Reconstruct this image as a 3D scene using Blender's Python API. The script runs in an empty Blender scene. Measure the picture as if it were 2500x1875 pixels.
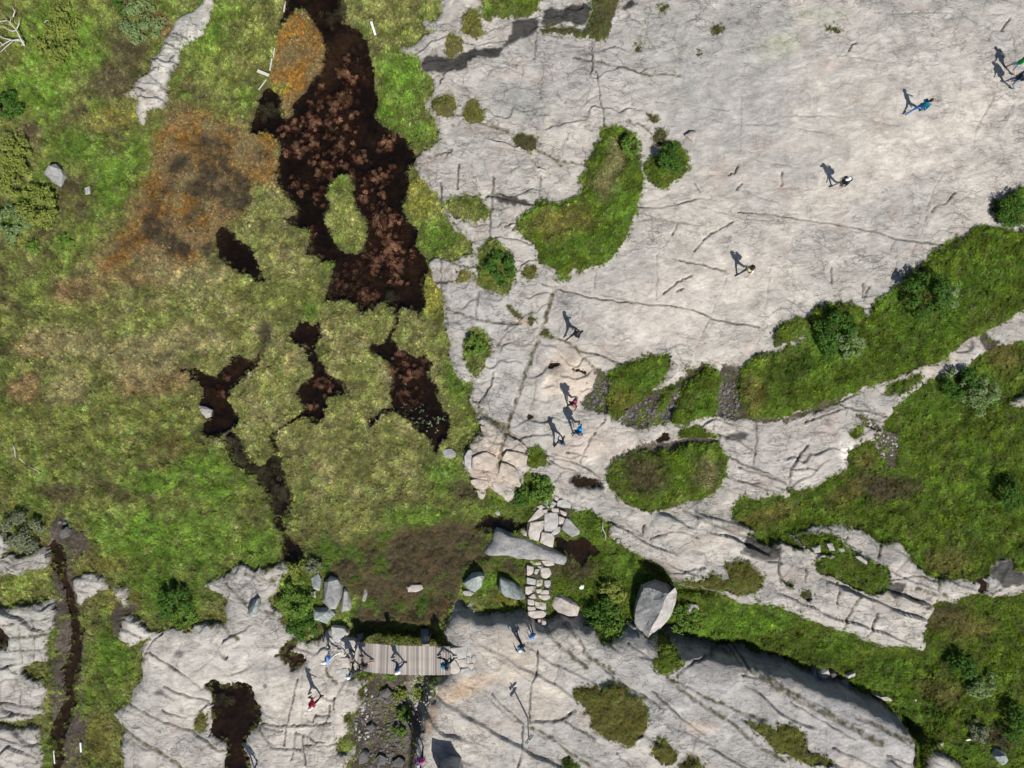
import bpy, math, random
import numpy as np
from mathutils import Vector, Matrix

# ---------------------------------------------------------------- camera, sky, sun, exposure
CAM_H = 40.0                    # drone height above the bedrock (m)
PXM = 43.3                      # photograph pixels (2500 wide) per metre on the bedrock
scene = bpy.context.scene
cam_data = bpy.data.cameras.new("drone_camera")
cam = bpy.data.objects.new("drone_camera", cam_data)
scene.collection.objects.link(cam)
cam.location = (0, 0, CAM_H)
cam.rotation_euler = (0, 0, 0)
cam_data.sensor_fit = 'HORIZONTAL'
cam_data.angle = 2 * math.atan((1250.0 / PXM) / CAM_H)
cam_data.clip_start = 0.5
cam_data.clip_end = 3000
scene.camera = cam

SUN_EL = math.radians(51)
SUN_DIR = Vector((0.45, -0.893, 0)).normalized()          # horizontally towards the sun
world = bpy.data.worlds.new("World")
scene.world = world
world.use_nodes = True
wn = world.node_tree
wn.nodes.clear()
w_out = wn.nodes.new("ShaderNodeOutputWorld")
w_bg = wn.nodes.new("ShaderNodeBackground")
w_sky = wn.nodes.new("ShaderNodeTexSky")
w_sky.sky_type = 'NISHITA'
w_sky.sun_disc = False
w_sky.sun_elevation = SUN_EL
w_sky.sun_rotation = math.atan2(SUN_DIR.x, SUN_DIR.y)
w_bg.inputs['Strength'].default_value = 0.068
wn.links.new(w_sky.outputs[0], w_bg.inputs[0])
wn.links.new(w_bg.outputs[0], w_out.inputs[0])

sun_data = bpy.data.lights.new("sun", 'SUN')
sun_data.energy = 4.8
sun_data.angle = math.radians(0.53)
sun_data.color = (1.0, 0.95, 0.88)
sun = bpy.data.objects.new("sun", sun_data)
scene.collection.objects.link(sun)
to_sun = Vector((SUN_DIR.x * math.cos(SUN_EL), SUN_DIR.y * math.cos(SUN_EL), math.sin(SUN_EL)))
sun.rotation_euler = to_sun.to_track_quat('Z', 'Y').to_euler()
sun.location = to_sun * 80

scene.view_settings.view_transform = 'Standard'
scene.view_settings.look = 'None'
scene.view_settings.gamma = 1
scene.view_settings.use_curve_mapping = False
scene.view_settings.exposure = 0.22
scene.cycles.max_bounces = 4
scene.cycles.diffuse_bounces = 1
scene.cycles.glossy_bounces = 2
scene.cycles.transmission_bounces = 2
scene.cycles.transparent_max_bounces = 6
# ---------------------------------------------------------------- ground plan of the place
RNG = np.random.RandomState(7)
TILES = {'A': (0, 0, .38567), 'B': (600, 0, .38567), 'C': (1200, 0, .38567), 'D': (1800, 0, .38567),
         'E': (0, 600, .38567), 'F': (600, 600, .38567), 'G': (1200, 600, .38567), 'H': (1800, 600, .38567),
         'I': (0, 1235, .38567), 'J': (600, 1235, .38567), 'K': (1200, 1235, .38567), 'L': (1800, 1235, .38567),
         'b': (760, 1480, .19892), 's': (1180, 1200, .21708), 'p': (1160, 1500, .18083), 'o': (1080, 1000, .16275),
         'm': (1500, 1380, .13263), 'r': (560, 1600, .16578), 'q': (2120, 1560, .1899), 'x': (0, 0, 1.0)}


def survey(text):
    """survey notes 'F 12,34 56,78 G 1,2' -> map points (photo units)"""
    out, t = [], None
    for tok in text.split():
        if ',' in tok:
            a, b = tok.split(',')
            out.append((t[0] + float(a) * t[2], t[1] + float(b) * t[2]))
        else:
            t = TILES[tok]
    return out


def metres(pts, z=0.0):
    k = (CAM_H - z) / CAM_H / PXM
    return [((x - 1250.0) * k, (937.5 - y) * k) for x, y in pts]


def at(tile, x, y, z=0.0):
    t = TILES[tile]
    return metres([(t[0] + x * t[2], t[1] + y * t[2])], z)[0]


def chaikin(pts, n=1, closed=True):
    for _ in range(n):
        q = []
        m = len(pts)
        for i in range(m if closed else m - 1):
            a, b = pts[i], pts[(i + 1) % m]
            q.append((a[0] * .75 + b[0] * .25, a[1] * .75 + b[1] * .25))
            q.append((a[0] * .25 + b[0] * .75, a[1] * .25 + b[1] * .75))
        if not closed:
            q = [pts[0]] + q + [pts[-1]]
        pts = q
    return pts


DX = 0.055
X0, X1, Y0, Y1 = -31.6, 31.6, -24.4, 24.4
NX = int((X1 - X0) / DX) + 1
NY = int((Y1 - Y0) / DX) + 1
XS = X0 + np.arange(NX) * DX
YS = Y0 + np.arange(NY) * DX
GX, GY = np.meshgrid(XS, YS)
GX = GX.astype(np.float32)
GY = GY.astype(np.float32)
_TAB = np.random.RandomState(3).rand(512, 512).astype(np.float32)


def vnoise(x, y, seed=0):
    xi = np.floor(x).astype(np.int32)
    yi = np.floor(y).astype(np.int32)
    fx = x - xi
    fy = y - yi
    fx = fx * fx * fx * (fx * (fx * 6 - 15) + 10)
    fy = fy * fy * fy * (fy * (fy * 6 - 15) + 10)
    xi = xi + seed * 37
    yi = yi + seed * 91
    a = _TAB[yi & 511, xi & 511]
    b = _TAB[yi & 511, (xi + 1) & 511]
    c = _TAB[(yi + 1) & 511, xi & 511]
    d = _TAB[(yi + 1) & 511, (xi + 1) & 511]
    return (a * (1 - fx) + b * fx) * (1 - fy) + (c * (1 - fx) + d * fx) * fy - 0.5


def fbm(x, y, f, octv=4, seed=0, gain=.5):
    """about -0.5 .. 0.5"""
    s = 0
    a = 1.0
    tot = 0
    for o in range(octv):
        ca, sa = math.cos(.6 + o), math.sin(.6 + o)
        s = s + a * vnoise((x * ca - y * sa) * f, (x * sa + y * ca) * f, seed + o * 7)
        tot += a
        a *= gain
        f *= 2.03
    return s / tot * 1.6


def upsample(a, st):
    ny, nx = a.shape
    i = np.arange(NY) / st
    j = np.arange(NX) / st
    i0 = np.minimum(i.astype(int), ny - 2)
    j0 = np.minimum(j.astype(int), nx - 2)
    fi = (i - i0).astype(np.float32)[:, None]
    fj = (j - j0).astype(np.float32)[None, :]
    r = a[i0] * (1 - fi) + a[i0 + 1] * fi
    return r[:, j0] * (1 - fj) + r[:, j0 + 1] * fj


def fb(f, octv=4, seed=0, gain=.5, ax=1.0, ay=1.0):
    """fbm over the plan, on a coarser lattice where the detail allows"""
    top = f * 2 ** (octv - 1)
    st = 4 if top <= 2.2 else (3 if top <= 4.5 else (2 if top <= 9 else 1))
    xs = (X0 + np.arange(NX // st + 2) * DX * st).astype(np.float32)
    ys = (Y0 + np.arange(NY // st + 2) * DX * st).astype(np.float32)
    gx, gy = np.meshgrid(xs, ys)
    r = fbm(gx * ax, gy * ay, f, octv, seed, gain).astype(np.float32)
    return upsample(r, st) if st > 1 else r[:NY, :NX]


def fill(mask, pts, val=True):
    """scanline fill of polygon (metres) into grid array"""
    p = np.array(pts)
    px = (p[:, 0] - X0) / DX
    py = (p[:, 1] - Y0) / DX
    qx = np.roll(px, -1)
    qy = np.roll(py, -1)
    r0 = max(0, int(math.ceil(py.min())))
    r1 = min(NY - 1, int(math.floor(py.max())))
    for r in range(r0, r1 + 1):
        c = ((py <= r) & (qy > r)) | ((qy <= r) & (py > r))
        if not c.any():
            continue
        xs = np.sort(px[c] + (r - py[c]) / (qy[c] - py[c]) * (qx[c] - px[c]))
        for k in range(0, len(xs) - 1, 2):
            a = max(0, int(math.ceil(xs[k])))
            b = min(NX - 1, int(math.floor(xs[k + 1])))
            if b >= a:
                mask[r, a:b + 1] = val


def blur(a, rad, n=2):
    """box blur, radius in metres"""
    k = max(1, int(round(rad / DX)))
    a = a.astype(np.float32)
    for _ in range(n):
        for ax in (0, 1):
            pad = [(0, 0), (0, 0)]
            pad[ax] = (k + 1, k)
            c = np.cumsum(np.pad(a, pad, mode='edge'), axis=ax, dtype=np.float64)
            if ax == 0:
                a = ((c[2 * k + 1:] - c[:-2 * k - 1]) / (2 * k + 1)).astype(np.float32)
            else:
                a = ((c[:, 2 * k + 1:] - c[:, :-2 * k - 1]) / (2 * k + 1)).astype(np.float32)
    return a


def indist(mask, maxd):
    """distance (m) inside the mask from its edge, on a coarse grid, up to maxd"""
    s = 3
    m = mask[::s, ::s]
    big = 1e3
    d = np.where(m, big, 0).astype(np.float32)
    d = np.pad(d, 1, mode='edge')
    c1, c2 = DX * s, DX * s * 1.414
    for _ in range(int(maxd / c1) + 2):
        n = d[1:-1, 1:-1]
        n = np.minimum(n, np.minimum(np.minimum(d[:-2, 1:-1], d[2:, 1:-1]), np.minimum(d[1:-1, :-2], d[1:-1, 2:])) + c1)
        n = np.minimum(n, np.minimum(np.minimum(d[:-2, :-2], d[2:, 2:]), np.minimum(d[:-2, 2:], d[2:, :-2])) + c2)
        d[1:-1, 1:-1] = n
        d = np.pad(d[1:-1, 1:-1], 1, mode='edge')
    d = np.minimum(d[1:-1, 1:-1], maxd)
    d = np.repeat(np.repeat(d, s, 0), s, 1)[:NY, :NX]
    return blur(d, .14, 2) * mask


# region table: id -> dict(kind, name, label, category)
REGIONS = [dict(kind='meadow', name='meadow')]
LAB = np.zeros((NY, NX), np.int16)


def region(kind, name, text, label=None, cat=None, z=0.0, smooth=1, **kw):
    REGIONS.append(dict(kind=kind, name=name, label=label, cat=cat, **kw))
    rid = len(REGIONS) - 1
    for t in (text if isinstance(text, list) else [text]):
        fill(LAB, chaikin(metres(survey(t), z), smooth), rid)
    return rid


# --- bedrock -----------------------------------------------------
R1 = region('rock', 'bedrock', "B 1245,-580 1250,60 1215,130 1140,120 1130,160 1160,190 1210,210 1090,230 1050,290 965,290 990,335 1060,350 1110,390 1115,450 1165,500 1170,560 1160,620 1115,650 1150,700 1180,760 1215,830 1215,900 1130,925 1090,980 1062,1020 1085,1090 1140,1150 1200,1215 1240,1290 1250,1370 1300,1420 1370,1500 1450,1560 1440,1620 F 1395,40 1350,95 1280,95 1200,60 1150,90 1165,150 1190,210 1240,290 1250,400 1260,520 1285,600 1295,720 1340,820 1380,870 1410,850 1430,900 1425,1000 1460,1060 1450,1100 1485,1110 1490,1180 1540,1215 1590,1230 G 70,1250 60,1330 120,1400 230,1420 300,1440 370,1520 380,1600 K 330,-20 320,10 400,30 500,10 600,35 690,80 735,120 740,185 830,235 900,290 945,340 1020,385 1080,435 1150,490 1190,485 1240,520 1430,560 1540,610 1620,625 1700,610 1815,655 L 140,620 330,665 500,740 650,780 800,850 920,890 1000,870 1060,870 1140,910 1190,905 1185,850 1150,830 1188,770 1130,745 1185,720 1215,660 1245,590 1390,620 1440,580 1510,560 1600,550 1720,570 1990,560 1990,400 1815,420 1740,410 1730,355 1690,335 1610,350 1605,430 1575,460 1480,490 1380,470 1260,465 1170,415 1110,380 1070,330 1030,240 940,235 830,180 740,130 620,105 510,100 430,145 340,165 350,210 440,260 300,260 250,230 120,220 0,150 K 1700,190 1540,90 1515,80 1530,50 H 0,1600 130,1620 230,1580 300,1570 320,1600 365,1580 330,1540 400,1540 520,1540 560,1480 650,1440 720,1400 700,1360 680,1330 760,1250 850,1240 870,1290 930,1340 1000,1340 1030,1260 1020,1200 930,1170 900,1140 950,1090 1010,1000 1120,930 1250,850 1380,800 1460,790 1510,700 1560,660 1700,620 2300,560 D 2300,-580")
R2 = region('rock', 'bedrock', "J 1310,640 1400,660 1500,710 1600,700 1700,690 1780,720 K 230,715 330,740 400,705 440,700 520,720 600,740 640,790 700,880 790,860 850,790 900,760 960,830 1000,850 1060,800 1130,840 1180,850 1300,890 1400,910 1520,940 1600,940 1700,960 L 100,960 230,1000 300,1020 400,1070 550,1120 700,1160 800,1210 880,1260 1000,1330 1090,1400 1160,1440 1165,1500 1170,1990 J 1100,1990 1060,1590 1070,1540 1100,1440 1130,1350 1170,1280 1210,1210 1190,1170 1200,1120 1230,1075 1290,1060 1290,890 1270,860 1240,830 1250,780 1280,700", z=.35)
R3 = region('rock', 'bedrock', "I 1300,520 1360,470 1440,440 1450,400 1520,360 1560,370 1600,410 J 100,370 150,380 230,350 290,370 270,420 200,470 190,550 120,580 160,640 240,690 200,720 290,800 310,850 380,870 440,870 510,830 540,780 600,765 640,790 650,830 730,850 700,890 680,1030 670,1090 650,1120 770,1130 760,1160 700,1200 740,1260 740,1300 700,1330 680,1300 610,1330 660,1390 640,1440 600,1500 580,1560 620,1580 680,1540 670,1590 630,1630 600,1990 I 750,1990 770,1600 745,1520 770,1430 720,1340 720,1290 820,1230 850,1150 890,1080 890,1000 910,960 890,920 930,880 950,840 1070,790 1180,800 1270,750 1400,740 1420,720 1405,660 1430,600 1420,560 1320,540", z=.1)
region('outcrop', 'rock_outcrop', "A 1270,-380 1300,20 1240,40 1250,70 1130,100 1100,170 1110,210 1050,240 1040,300 1010,350 960,380 985,420 950,480 890,510 870,560 800,590 860,620 890,650 860,700 890,790 930,770 950,700 1045,695 1055,600 1060,530 1110,460 1140,420 1150,340 1180,290 1230,250 1280,190 1310,140 1360,80 1350,50 1370,0 1360,-380", 'long pale grey rock rib running diagonally through the green meadow', 'rock')
region('outcrop', 'rock_outcrop', "I 745,830 780,720 830,690 880,710 910,750 960,790 1070,800 950,840 880,860 840,890 790,860", 'pale lobed rock sticking out of the turf beside the large bare slab', 'rock')
region('outcrop', 'rock_outcrop', "I 455,455 520,435 640,445 700,490 690,530 640,525 600,580 560,580 530,640 500,600 470,520", 'pale hooked rock on the bank of the narrow muddy ditch', 'rock')
region('outcrop', 'rock_outcrop', "I 715,520 760,500 815,530 805,600 790,650 760,590", 'small pale wedge of rock at the fork of the trodden mud path', 'rock')
region('outcrop', 'rock_outcrop', "I -380,140 20,160 60,240 40,290 0,330 60,320 120,330 200,320 290,270 315,300 325,350 280,400 220,410 150,410 120,445 40,440 -380,440", 'pale cracked rock ledge left of the muddy ditch, northernmost there', 'rock')
region('outcrop', 'rock_outcrop', "I -380,620 120,630 240,630 300,590 350,590 360,650 345,760 320,850 330,960 290,990 200,985 170,1000 175,1060 240,1110 290,1120 300,1180 270,1260 290,1280 270,1310 160,1360 100,1370 40,1350 -380,1370", 'broad fissured grey rock at the left edge beside the muddy ditch', 'rock')
region('outcrop', 'rock_outcrop', "I -380,1390 60,1380 150,1400 240,1410 260,1460 250,1520 270,1600 270,1990 -380,1990", 'smooth pale slab in the bottom left corner left of the ditch', 'rock')
region('outcrop', 'rock_outcrop', "L 1215,1520 1300,1565 1390,1630 1450,1720 1500,1990 1215,1990", 'shaded grey slab beyond the mossy gap in the bottom right', 'rock')
region('outcrop', 'rock_outcrop', "H 1740,990 1760,960 1990,900 1990,1020 1750,1020", 'small pale rock showing through the turf at the right edge', 'rock')

region('outcrop', 'rock_outcrop', "o 290,660 390,580 470,420 560,360 550,140 620,130 760,190 960,300 1290,600 1290,860 1200,1000 1200,1180 1060,1180 1080,1300 1040,1390 950,1390 920,1320 820,1270 720,1180 650,1230 650,1310 600,1365 550,1330 500,1210 420,1110 330,920", 'broken tan bedrock ledge between bog and causeway', 'rock')
# --- mud, gravel, trodden soil ----------------------------------
for t in ["G 555,1000 600,950 640,890 660,810 700,795 740,810 745,900 740,980 745,1070 700,1060 640,1070 580,1060",
          "G 870,1060 940,980 1010,920 1080,900 1150,890 1190,850 1300,770 1350,740 1340,770 1310,800 1200,900 1170,960 1140,1120 1060,1140 980,1170 870,1160 800,1120",
          "G 1440,760 1540,745 1600,760 1570,850 1560,930 1570,1010 1660,1080 1720,1110 1600,1110 1420,1080 1430,1000 1420,920",
          "G 860,1300 960,1250 1050,1235 1130,1230 1230,1215 1430,1215 1440,1245 1310,1260 1150,1300 900,1320",
          "H 0,1000 60,1050 150,1100 250,1110 340,1090 450,1040 560,970 680,950 640,1000 560,1040 470,1070 340,1115 200,1130 90,1110 0,1060",
          "J 780,1080 850,1060 1000,1080 1150,1110 1190,1170 1210,1210 1150,1300 1100,1440 1060,1560 1060,1659 1060,1990 600,1990 680,1560 660,1440 690,1320 760,1200 800,1130",
          "I 340,60 440,70 450,150 540,200 570,280 480,340 450,420 500,640 540,860 520,1000 510,1220 560,1480 480,1659 480,1990 330,1990 320,1400 300,1200 350,1000 360,700 320,560 310,420 320,240 290,220",
          "I 700,500 720,560 760,600 790,660 810,600 850,620 830,690 780,720 745,830 700,790 690,720 740,640 690,560",
          "H 860,1190 930,1170 1030,1200 1020,1290 1000,1420 940,1420 930,1330 900,1320 870,1250",
          "H 720,1040 800,1060 900,1140 900,1180 830,1170 770,1090",
          "s 480,330 600,160 740,30 860,60 1000,140 980,230 930,330 880,420 870,470 800,530 790,650 640,590 500,540 500,420", "s 470,780 800,770 780,960 765,1100 750,1240 715,1260 715,1380 690,1440 520,1440 490,1380 490,1200 465,1150",
          "H 1540,540 1590,520 1600,600 1690,620 1560,660"]:
    region('mud', 'mud', t)

# --- grassy patches on the bedrock --------------------------------
def patch(text, label, z=0.05, **kw):
    return region('patch', 'grass_patch', text, label, 'grass patch', z=z, **kw)


patch("B 1470,-380 1475,60 1500,125 1540,135 1600,110 1680,115 C 140,125 235,95 300,30 310,-380", 'yellow green turf at the top edge between pale rocks')
patch("C 620,-380 620,180 600,210 480,185 300,170 300,200 400,210 520,240 600,235 650,265 745,240 745,190 760,100 800,30 900,-380", 'bright green grass filling a gully at the top edge, with a mossy tail')
patch("B 1365,170 1400,90 1440,80 1490,140 1505,190 1480,240 1440,270 1400,240", 'round tussock on pale rock north of the dark wet seep, larger of two')
patch("B 1255,310 1270,250 1320,230 1370,250 1380,300 1350,340 1290,365 1255,340", 'smaller round tussock touching the dark wet seep')
patch("B 1160,640 1210,610 1280,605 1330,620 1350,660 1320,710 1260,740 1200,730 1165,690", 'oval dark tussock on the bedrock edge beside the bright green bank')
patch("B 1390,690 1410,650 1450,630 1500,660 1520,710 1500,750 1440,780 1400,740", 'small dark tussock on bare rock right of the oval one')
patch("C 130,880 170,860 270,860 290,930 240,955 170,940", 'mossy hollow with brown heather below the grey fissured rock face')
patch("C 680,850 700,810 760,790 850,810 900,860 920,920 935,1000 950,1090 970,1180 940,1260 910,1350 880,1450 850,1530 800,1580 720,1650 600,1680 G 560,160 500,130 480,200 430,215 410,160 350,110 300,90 280,40 265,-10 C 275,1560 240,1510 190,1460 165,1400 200,1350 260,1330 290,1260 400,1290 500,1270 560,1240 570,1180 550,1130 590,1100 580,1050 630,980 660,920", 'large boot shaped grass patch in the middle of the pale bedrock')
patch("C 960,1110 985,1040 1060,990 1070,930 1130,910 1190,930 1235,1000 1235,1070 1200,1140 1100,1210 1040,1180 1000,1150", 'round turf carrying a dark bush right of the boot shaped patch')
patch("B 1240,1300 1290,1230 1390,1250 1470,1230 1500,1300 1540,1370 1500,1410 1420,1420 1380,1390 1310,1370", 'olive turf wedge between pale rocks at the west edge of the bedrock')
patch("B 1480,1620 1500,1560 1560,1515 1620,1560 1660,1620 F 1680,90 1710,140 1700,230 1650,290 1620,310 1560,290 1490,290 1460,220 1460,130", 'dark green bushy mound on grey rock between bog pool and big crack')
patch("F 1310,190 1340,150 1400,160 1430,190 1390,215 1330,225", 'tiny olive tussock on the grey rock beside the bushy mound')
patch("G 195,130 240,110 285,130 280,185 240,215 205,190", 'small tussock in the soil gap below the boot shaped patch')
patch("F 1375,640 1410,560 1460,525 1520,560 1545,650 1530,740 1480,820 1430,830 1400,760 1380,700", 'egg shaped lush green island on grey rock near the bog')
patch("G 225,455 260,440 285,475 265,500 235,495", 'moss cushion at the meeting of cracks, upper one', smooth=2)
patch("G 305,555 355,530 385,570 340,595", 'moss cushion in the crack crossing below the upper one', smooth=2)
patch("G 100,370 140,360 190,430 195,475 150,430", 'mossy strip in a crack left of the long straight crack')
patch("G 740,830 780,790 850,760 920,720 1020,690 1150,675 1140,740 1090,800 1080,870 1000,940 920,1000 860,1060 800,1105 740,1070 740,960 750,900", 'pointed green grass patch right of the gravelly mud by walkers')
patch("G 1145,1120 1160,1060 1190,960 1190,890 1260,850 1310,790 1350,750 1420,760 1445,830 1420,920 1430,1020 1400,1090 1320,1110 1200,1135", 'tall green grass patch between two strips of dark mud')
patch("G 1040,1010 1090,950 1180,860 1175,920 1120,1000 1060,1050", 'thin sliver of grass in the dark mud')
patch("H 210,590 230,540 310,490 420,450 520,400 640,375 760,365 800,380 815,450 830,490 840,410 900,340 1000,250 1050,220 1150,150 1200,90 1290,30 D 1400,1490 1480,1455 1600,1445 1700,1450 1990,1460 H 1990,370 1800,410 1700,480 1620,520 1500,580 1380,650 1300,720 1150,770 980,830 880,890 760,920 600,960 520,1000 430,1045 320,1085 230,1105 130,1095 60,1060 10,1000 0,930 G 1560,880 1590,780 1640,720 1720,690 1790,670 H 80,710 160,700 240,680 300,640 390,570 420,575 400,620 350,640 280,620 230,640", 'long broad green strip of grass and shrubs along the bedrock')
patch("D 1620,1350 1650,1290 1720,1230 1780,1205 1990,1200 1990,1440 1700,1410 1640,1390", 'dark green rounded patch at the right edge above the long strip')
patch("G 715,1440 740,1390 800,1340 880,1300 960,1310 1050,1290 1130,1290 1200,1260 1310,1250 1420,1260 1480,1290 1495,1350 1480,1420 1440,1490 1400,1570 1300,1600 1200,1630 1120,1670 K 1000,40 930,20 G 800,1590 740,1530 720,1480", 'big oval heath and grass island on the bedrock below the mud')
patch("G 1160,1195 1230,1150 1310,1160 1400,1180 1435,1205 1350,1215 1230,1215", 'narrow grass lens above the big oval island')
patch("G 245,1300 290,1270 340,1290 355,1350 330,1400 270,1400 240,1370", 'small grassy knob by the orange rock blocks')
patch("G 1225,790 1270,780 1280,820 1240,830", 'tiny dry tussock between the pointed patch and the tall patch')
patch("H 940,910 980,870 1060,840 1150,825 1160,840 1110,890 1060,930 980,945 950,940", 'low dark turf in the bare rock lane below the long strip')
patch("H 700,1190 740,1150 780,1150 785,1200 740,1225", 'tiny cushion casting a shadow on white rock')
patch("K 1180,490 1230,460 1310,480 1400,440 1490,490 1480,350 1560,340 1640,370 1690,440 1700,500 L 90,430 140,490 120,540 0,570 K 1560,590 1520,540 1440,545 1350,540 1250,510", 'brownish dry turf lying along the lower rock band', z=.15)
patch("L 450,380 520,310 600,300 700,290 830,330 960,380 965,440 920,530 880,580 760,540 620,470 520,440", 'olive grass strip between two rock bands on the right', z=.15)
patch("L 350,190 430,150 560,150 610,190 660,230 720,300 560,300 480,290 420,240", 'patchy turf with loose stones at the head of the olive strip', z=.15)
patch("L 265,460 330,470 360,500 340,520 280,480", 'small moss patch on the lower rock band, left of two', z=.2)
patch("L 390,530 440,520 465,560 440,590 400,570", 'small moss patch on the lower rock band, right of two', z=.2)
patch("K 525,1200 530,1150 590,1120 700,1120 770,1090 830,1110 870,1160 920,1170 960,1230 985,1290 990,1380 950,1430 880,1490 820,1480 720,1440 640,1380 590,1290", 'dark green heathery island on the grey slab right of the signpost', z=.45)
patch("K 1010,1480 1060,1460 1130,1500 1170,1560 1150,1640 1080,1620 1010,1560", 'small brown green tussock on the grey slab near the bottom edge', z=.5)
patch("K 440,1600 480,1570 530,1600 560,1660 560,1990 440,1990", 'dark turf cut by the bottom edge below the signpost', z=.5)
patch("K 1175,1620 1240,1580 1320,1600 1290,1670 1290,1990 1190,1990", 'turf at the bottom edge right of the small brown green tussock', z=.5)
patch("K 1650,1360 1720,1380 1790,1420 L 220,1360 320,1370 400,1430 430,1510 520,1540 580,1570 570,1600 480,1610 400,1600 320,1540 220,1520 160,1470 60,1380", 'ragged brown heather patch on the long grey slab bottom right', z=.5)
patch("K 1050,830 1120,850 1180,920 1190,950 1100,1040 1040,1030 1005,950 1050,900", 'dry yellowish turf below the giant boulder', z=.2)
patch("I 1225,1380 1250,1320 1310,1310 1320,1400 1280,1430 1230,1410", 'small yellow tussock at the edge of the black rock pool', z=.1)

for t_, l_ in [("C 1380,185 1395,155 1430,150 1455,180 1445,212 1400,215", 'round moss cushion alone on the upper plateau'), ("C 1040,60 1072,38 1112,55 1090,84", 'small moss cushion near the top edge of the plateau'), ("C 910,312 935,292 962,315 938,338", 'moss dot at the end of the upper crack'), ("D 560,182 620,172 668,207 600,200", 'thin moss strip on the upper plateau right of the green lichen'), ("C 985,705 1010,710 1055,755 1050,790 1010,770", 'mossy cushion in the crack above the round bush turf'), ("C 1010,890 1035,850 1075,848 1115,885 1070,930 1020,925", 'dark moss beside the top of the round bush turf'), ("C 1288,345 1308,333 1325,350 1302,362", 'tiny moss dot below the lone cushion of the upper plateau')]:
    patch(t_, l_, smooth=2)

# --- open water ----------------------------------------------------
POOLS = []


def pool(text, label, level, depth=.28, z=-.3, name='bog_pool', **kw):
    r = region('pool', name, text, label, 'pool', z=z, level=level, depth=depth, **kw)
    POOLS.append(r)
    return r


pool(["B 245,-380 240,60 215,190 260,170 330,60 380,40 430,100 450,200 480,280 500,360 480,430 430,500 380,570 330,620 290,650 310,720 260,760 220,720 200,600 150,545 100,570 75,640 60,720 30,800 60,860 150,830 200,870 230,960 220,1040 200,1130 210,1220 280,1270 330,1290 350,1340 290,1370 260,1400 300,1450 400,1460 390,1540 370,1610 F 365,50 420,65 470,80 510,110 540,150 535,230 500,330 490,370 530,350 650,345 690,370 740,410 760,435 800,400 870,365 920,370 940,430 930,500 900,560 880,610 830,640 790,620 790,650 830,690 890,710 920,760 920,830 905,920 915,1000 880,1050 830,1080 775,1090 795,1155 840,1110 900,1060 940,1040 1000,1090 1060,1150 1120,1190 1150,1240 1175,1310 1220,1310 1235,1240 1290,1195 1295,1060 1240,1010 1220,930 1190,860 1130,830 1170,770 1180,740 1150,690 1100,700 1030,680 960,650 920,610 920,560 950,510 960,430 960,390 1010,380 1060,410 1100,450 1110,475 1135,430 1140,350 1120,280 1130,200 1155,150 1140,90 1100,40 1090,-20 B 1085,1530 1085,1430 1040,1400 1000,1340 1010,1270 1040,1180 1020,1100 1070,1030 1060,980 1030,920 990,840 900,820 850,790 830,740 820,600 805,450 800,330 780,250 740,210 650,170 610,120 600,60 560,-380"],
     'large dark bog pool full of reddish water moss', -.34, .3)
region('islet', 'bog_islet', "B 510,1240 540,1180 600,1115 660,1130 690,1170 680,1240 700,1330 740,1400 760,1450 755,1530 720,1580 650,1605 590,1570 545,1530 520,1440 495,1370 545,1310 530,1280", 'hourglass shaped grassy islet in the large bog pool', 'islet', z=-.15)
pool("A 1370,1500 1400,1440 1450,1430 1500,1490 1560,1560 1615,1600 E 1615,30 1610,80 1640,150 1690,200 1770,205 1680,215 1630,240 1590,200 1540,170 1470,130 1410,80 1380,20", 'black teardrop pool in the orange brown bog', -.34)
pool("E 1135,780 1200,770 1300,800 1400,800 1450,730 1470,690 1510,660 1560,710 1600,700 1630,660 1660,690 1660,740 1640,800 1560,830 1480,880 1450,930 1460,990 1500,1050 1530,1090 1490,1160 1420,1200 1340,1210 1280,1180 1300,1110 1290,1030 1260,1010 1290,930 1270,890 1200,830", 'dark branching pool with a white rock on its bank', -.34)
pool("F 310,465 340,490 390,490 420,515 480,480 485,530 480,590 450,630 440,680 490,740 550,820 600,850 640,890 660,950 680,1000 640,960 590,950 530,970 490,1040 470,1090 460,1140 410,1140 390,1100 350,1070 290,1110 220,1170 210,1220 220,1290 190,1300 170,1260 165,1200 200,1170 250,1110 340,1065 350,1010 330,960 325,890 400,850 430,830 420,770 400,690 350,630 300,590 260,575 320,540 330,500", 'dark peaty pool with a narrow channel winding south between sedge lobes', -.34)
pool("E 1400,1200 1500,1170 1560,1290 1650,1400 F 150,1330 230,1290 240,1400 260,1500 300,1560 J 300,20 270,80 170,80 160,0 F 170,1640 130,1560 80,1480 E 1600,1440 1500,1400 1430,1290", 'shallow black channel choked with sedge joining the bog pools', -.33, .12)
pool("J 170,70 230,80 270,140 290,230 350,290 390,340 300,350 240,340 220,290 240,220 200,150 160,90", 'dark channel end of the bog above the pale rocks', -.34)
pool("I 320,240 360,225 410,250 435,310 430,400 420,440 450,480 470,560 500,640 530,700 535,860 510,960 500,1040 490,1130 510,1220 480,1300 450,1380 420,1480 430,1560 400,1659 380,1990 340,1990 350,1600 330,1480 330,1380 370,1310 410,1200 400,1080 430,960 450,800 440,660 400,580 390,480 340,430 320,340", 'narrow brown water running down the muddy ditch', -.32, .15, name='ditch_water')
pool("K 390,200 430,195 500,205 560,190 600,210 650,260 700,280 720,290 650,330 600,360 560,390 510,380 490,320 400,275", 'black puddle right of the stone causeway', -.4, .2)
pool("J 1480,60 1540,20 1600,40 1680,60 1790,110 K 230,110 230,150 160,165 100,160 J 1600,145 1570,190 1530,180 1460,150", 'dark puddle left of the stone causeway', -.4, .2)
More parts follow.
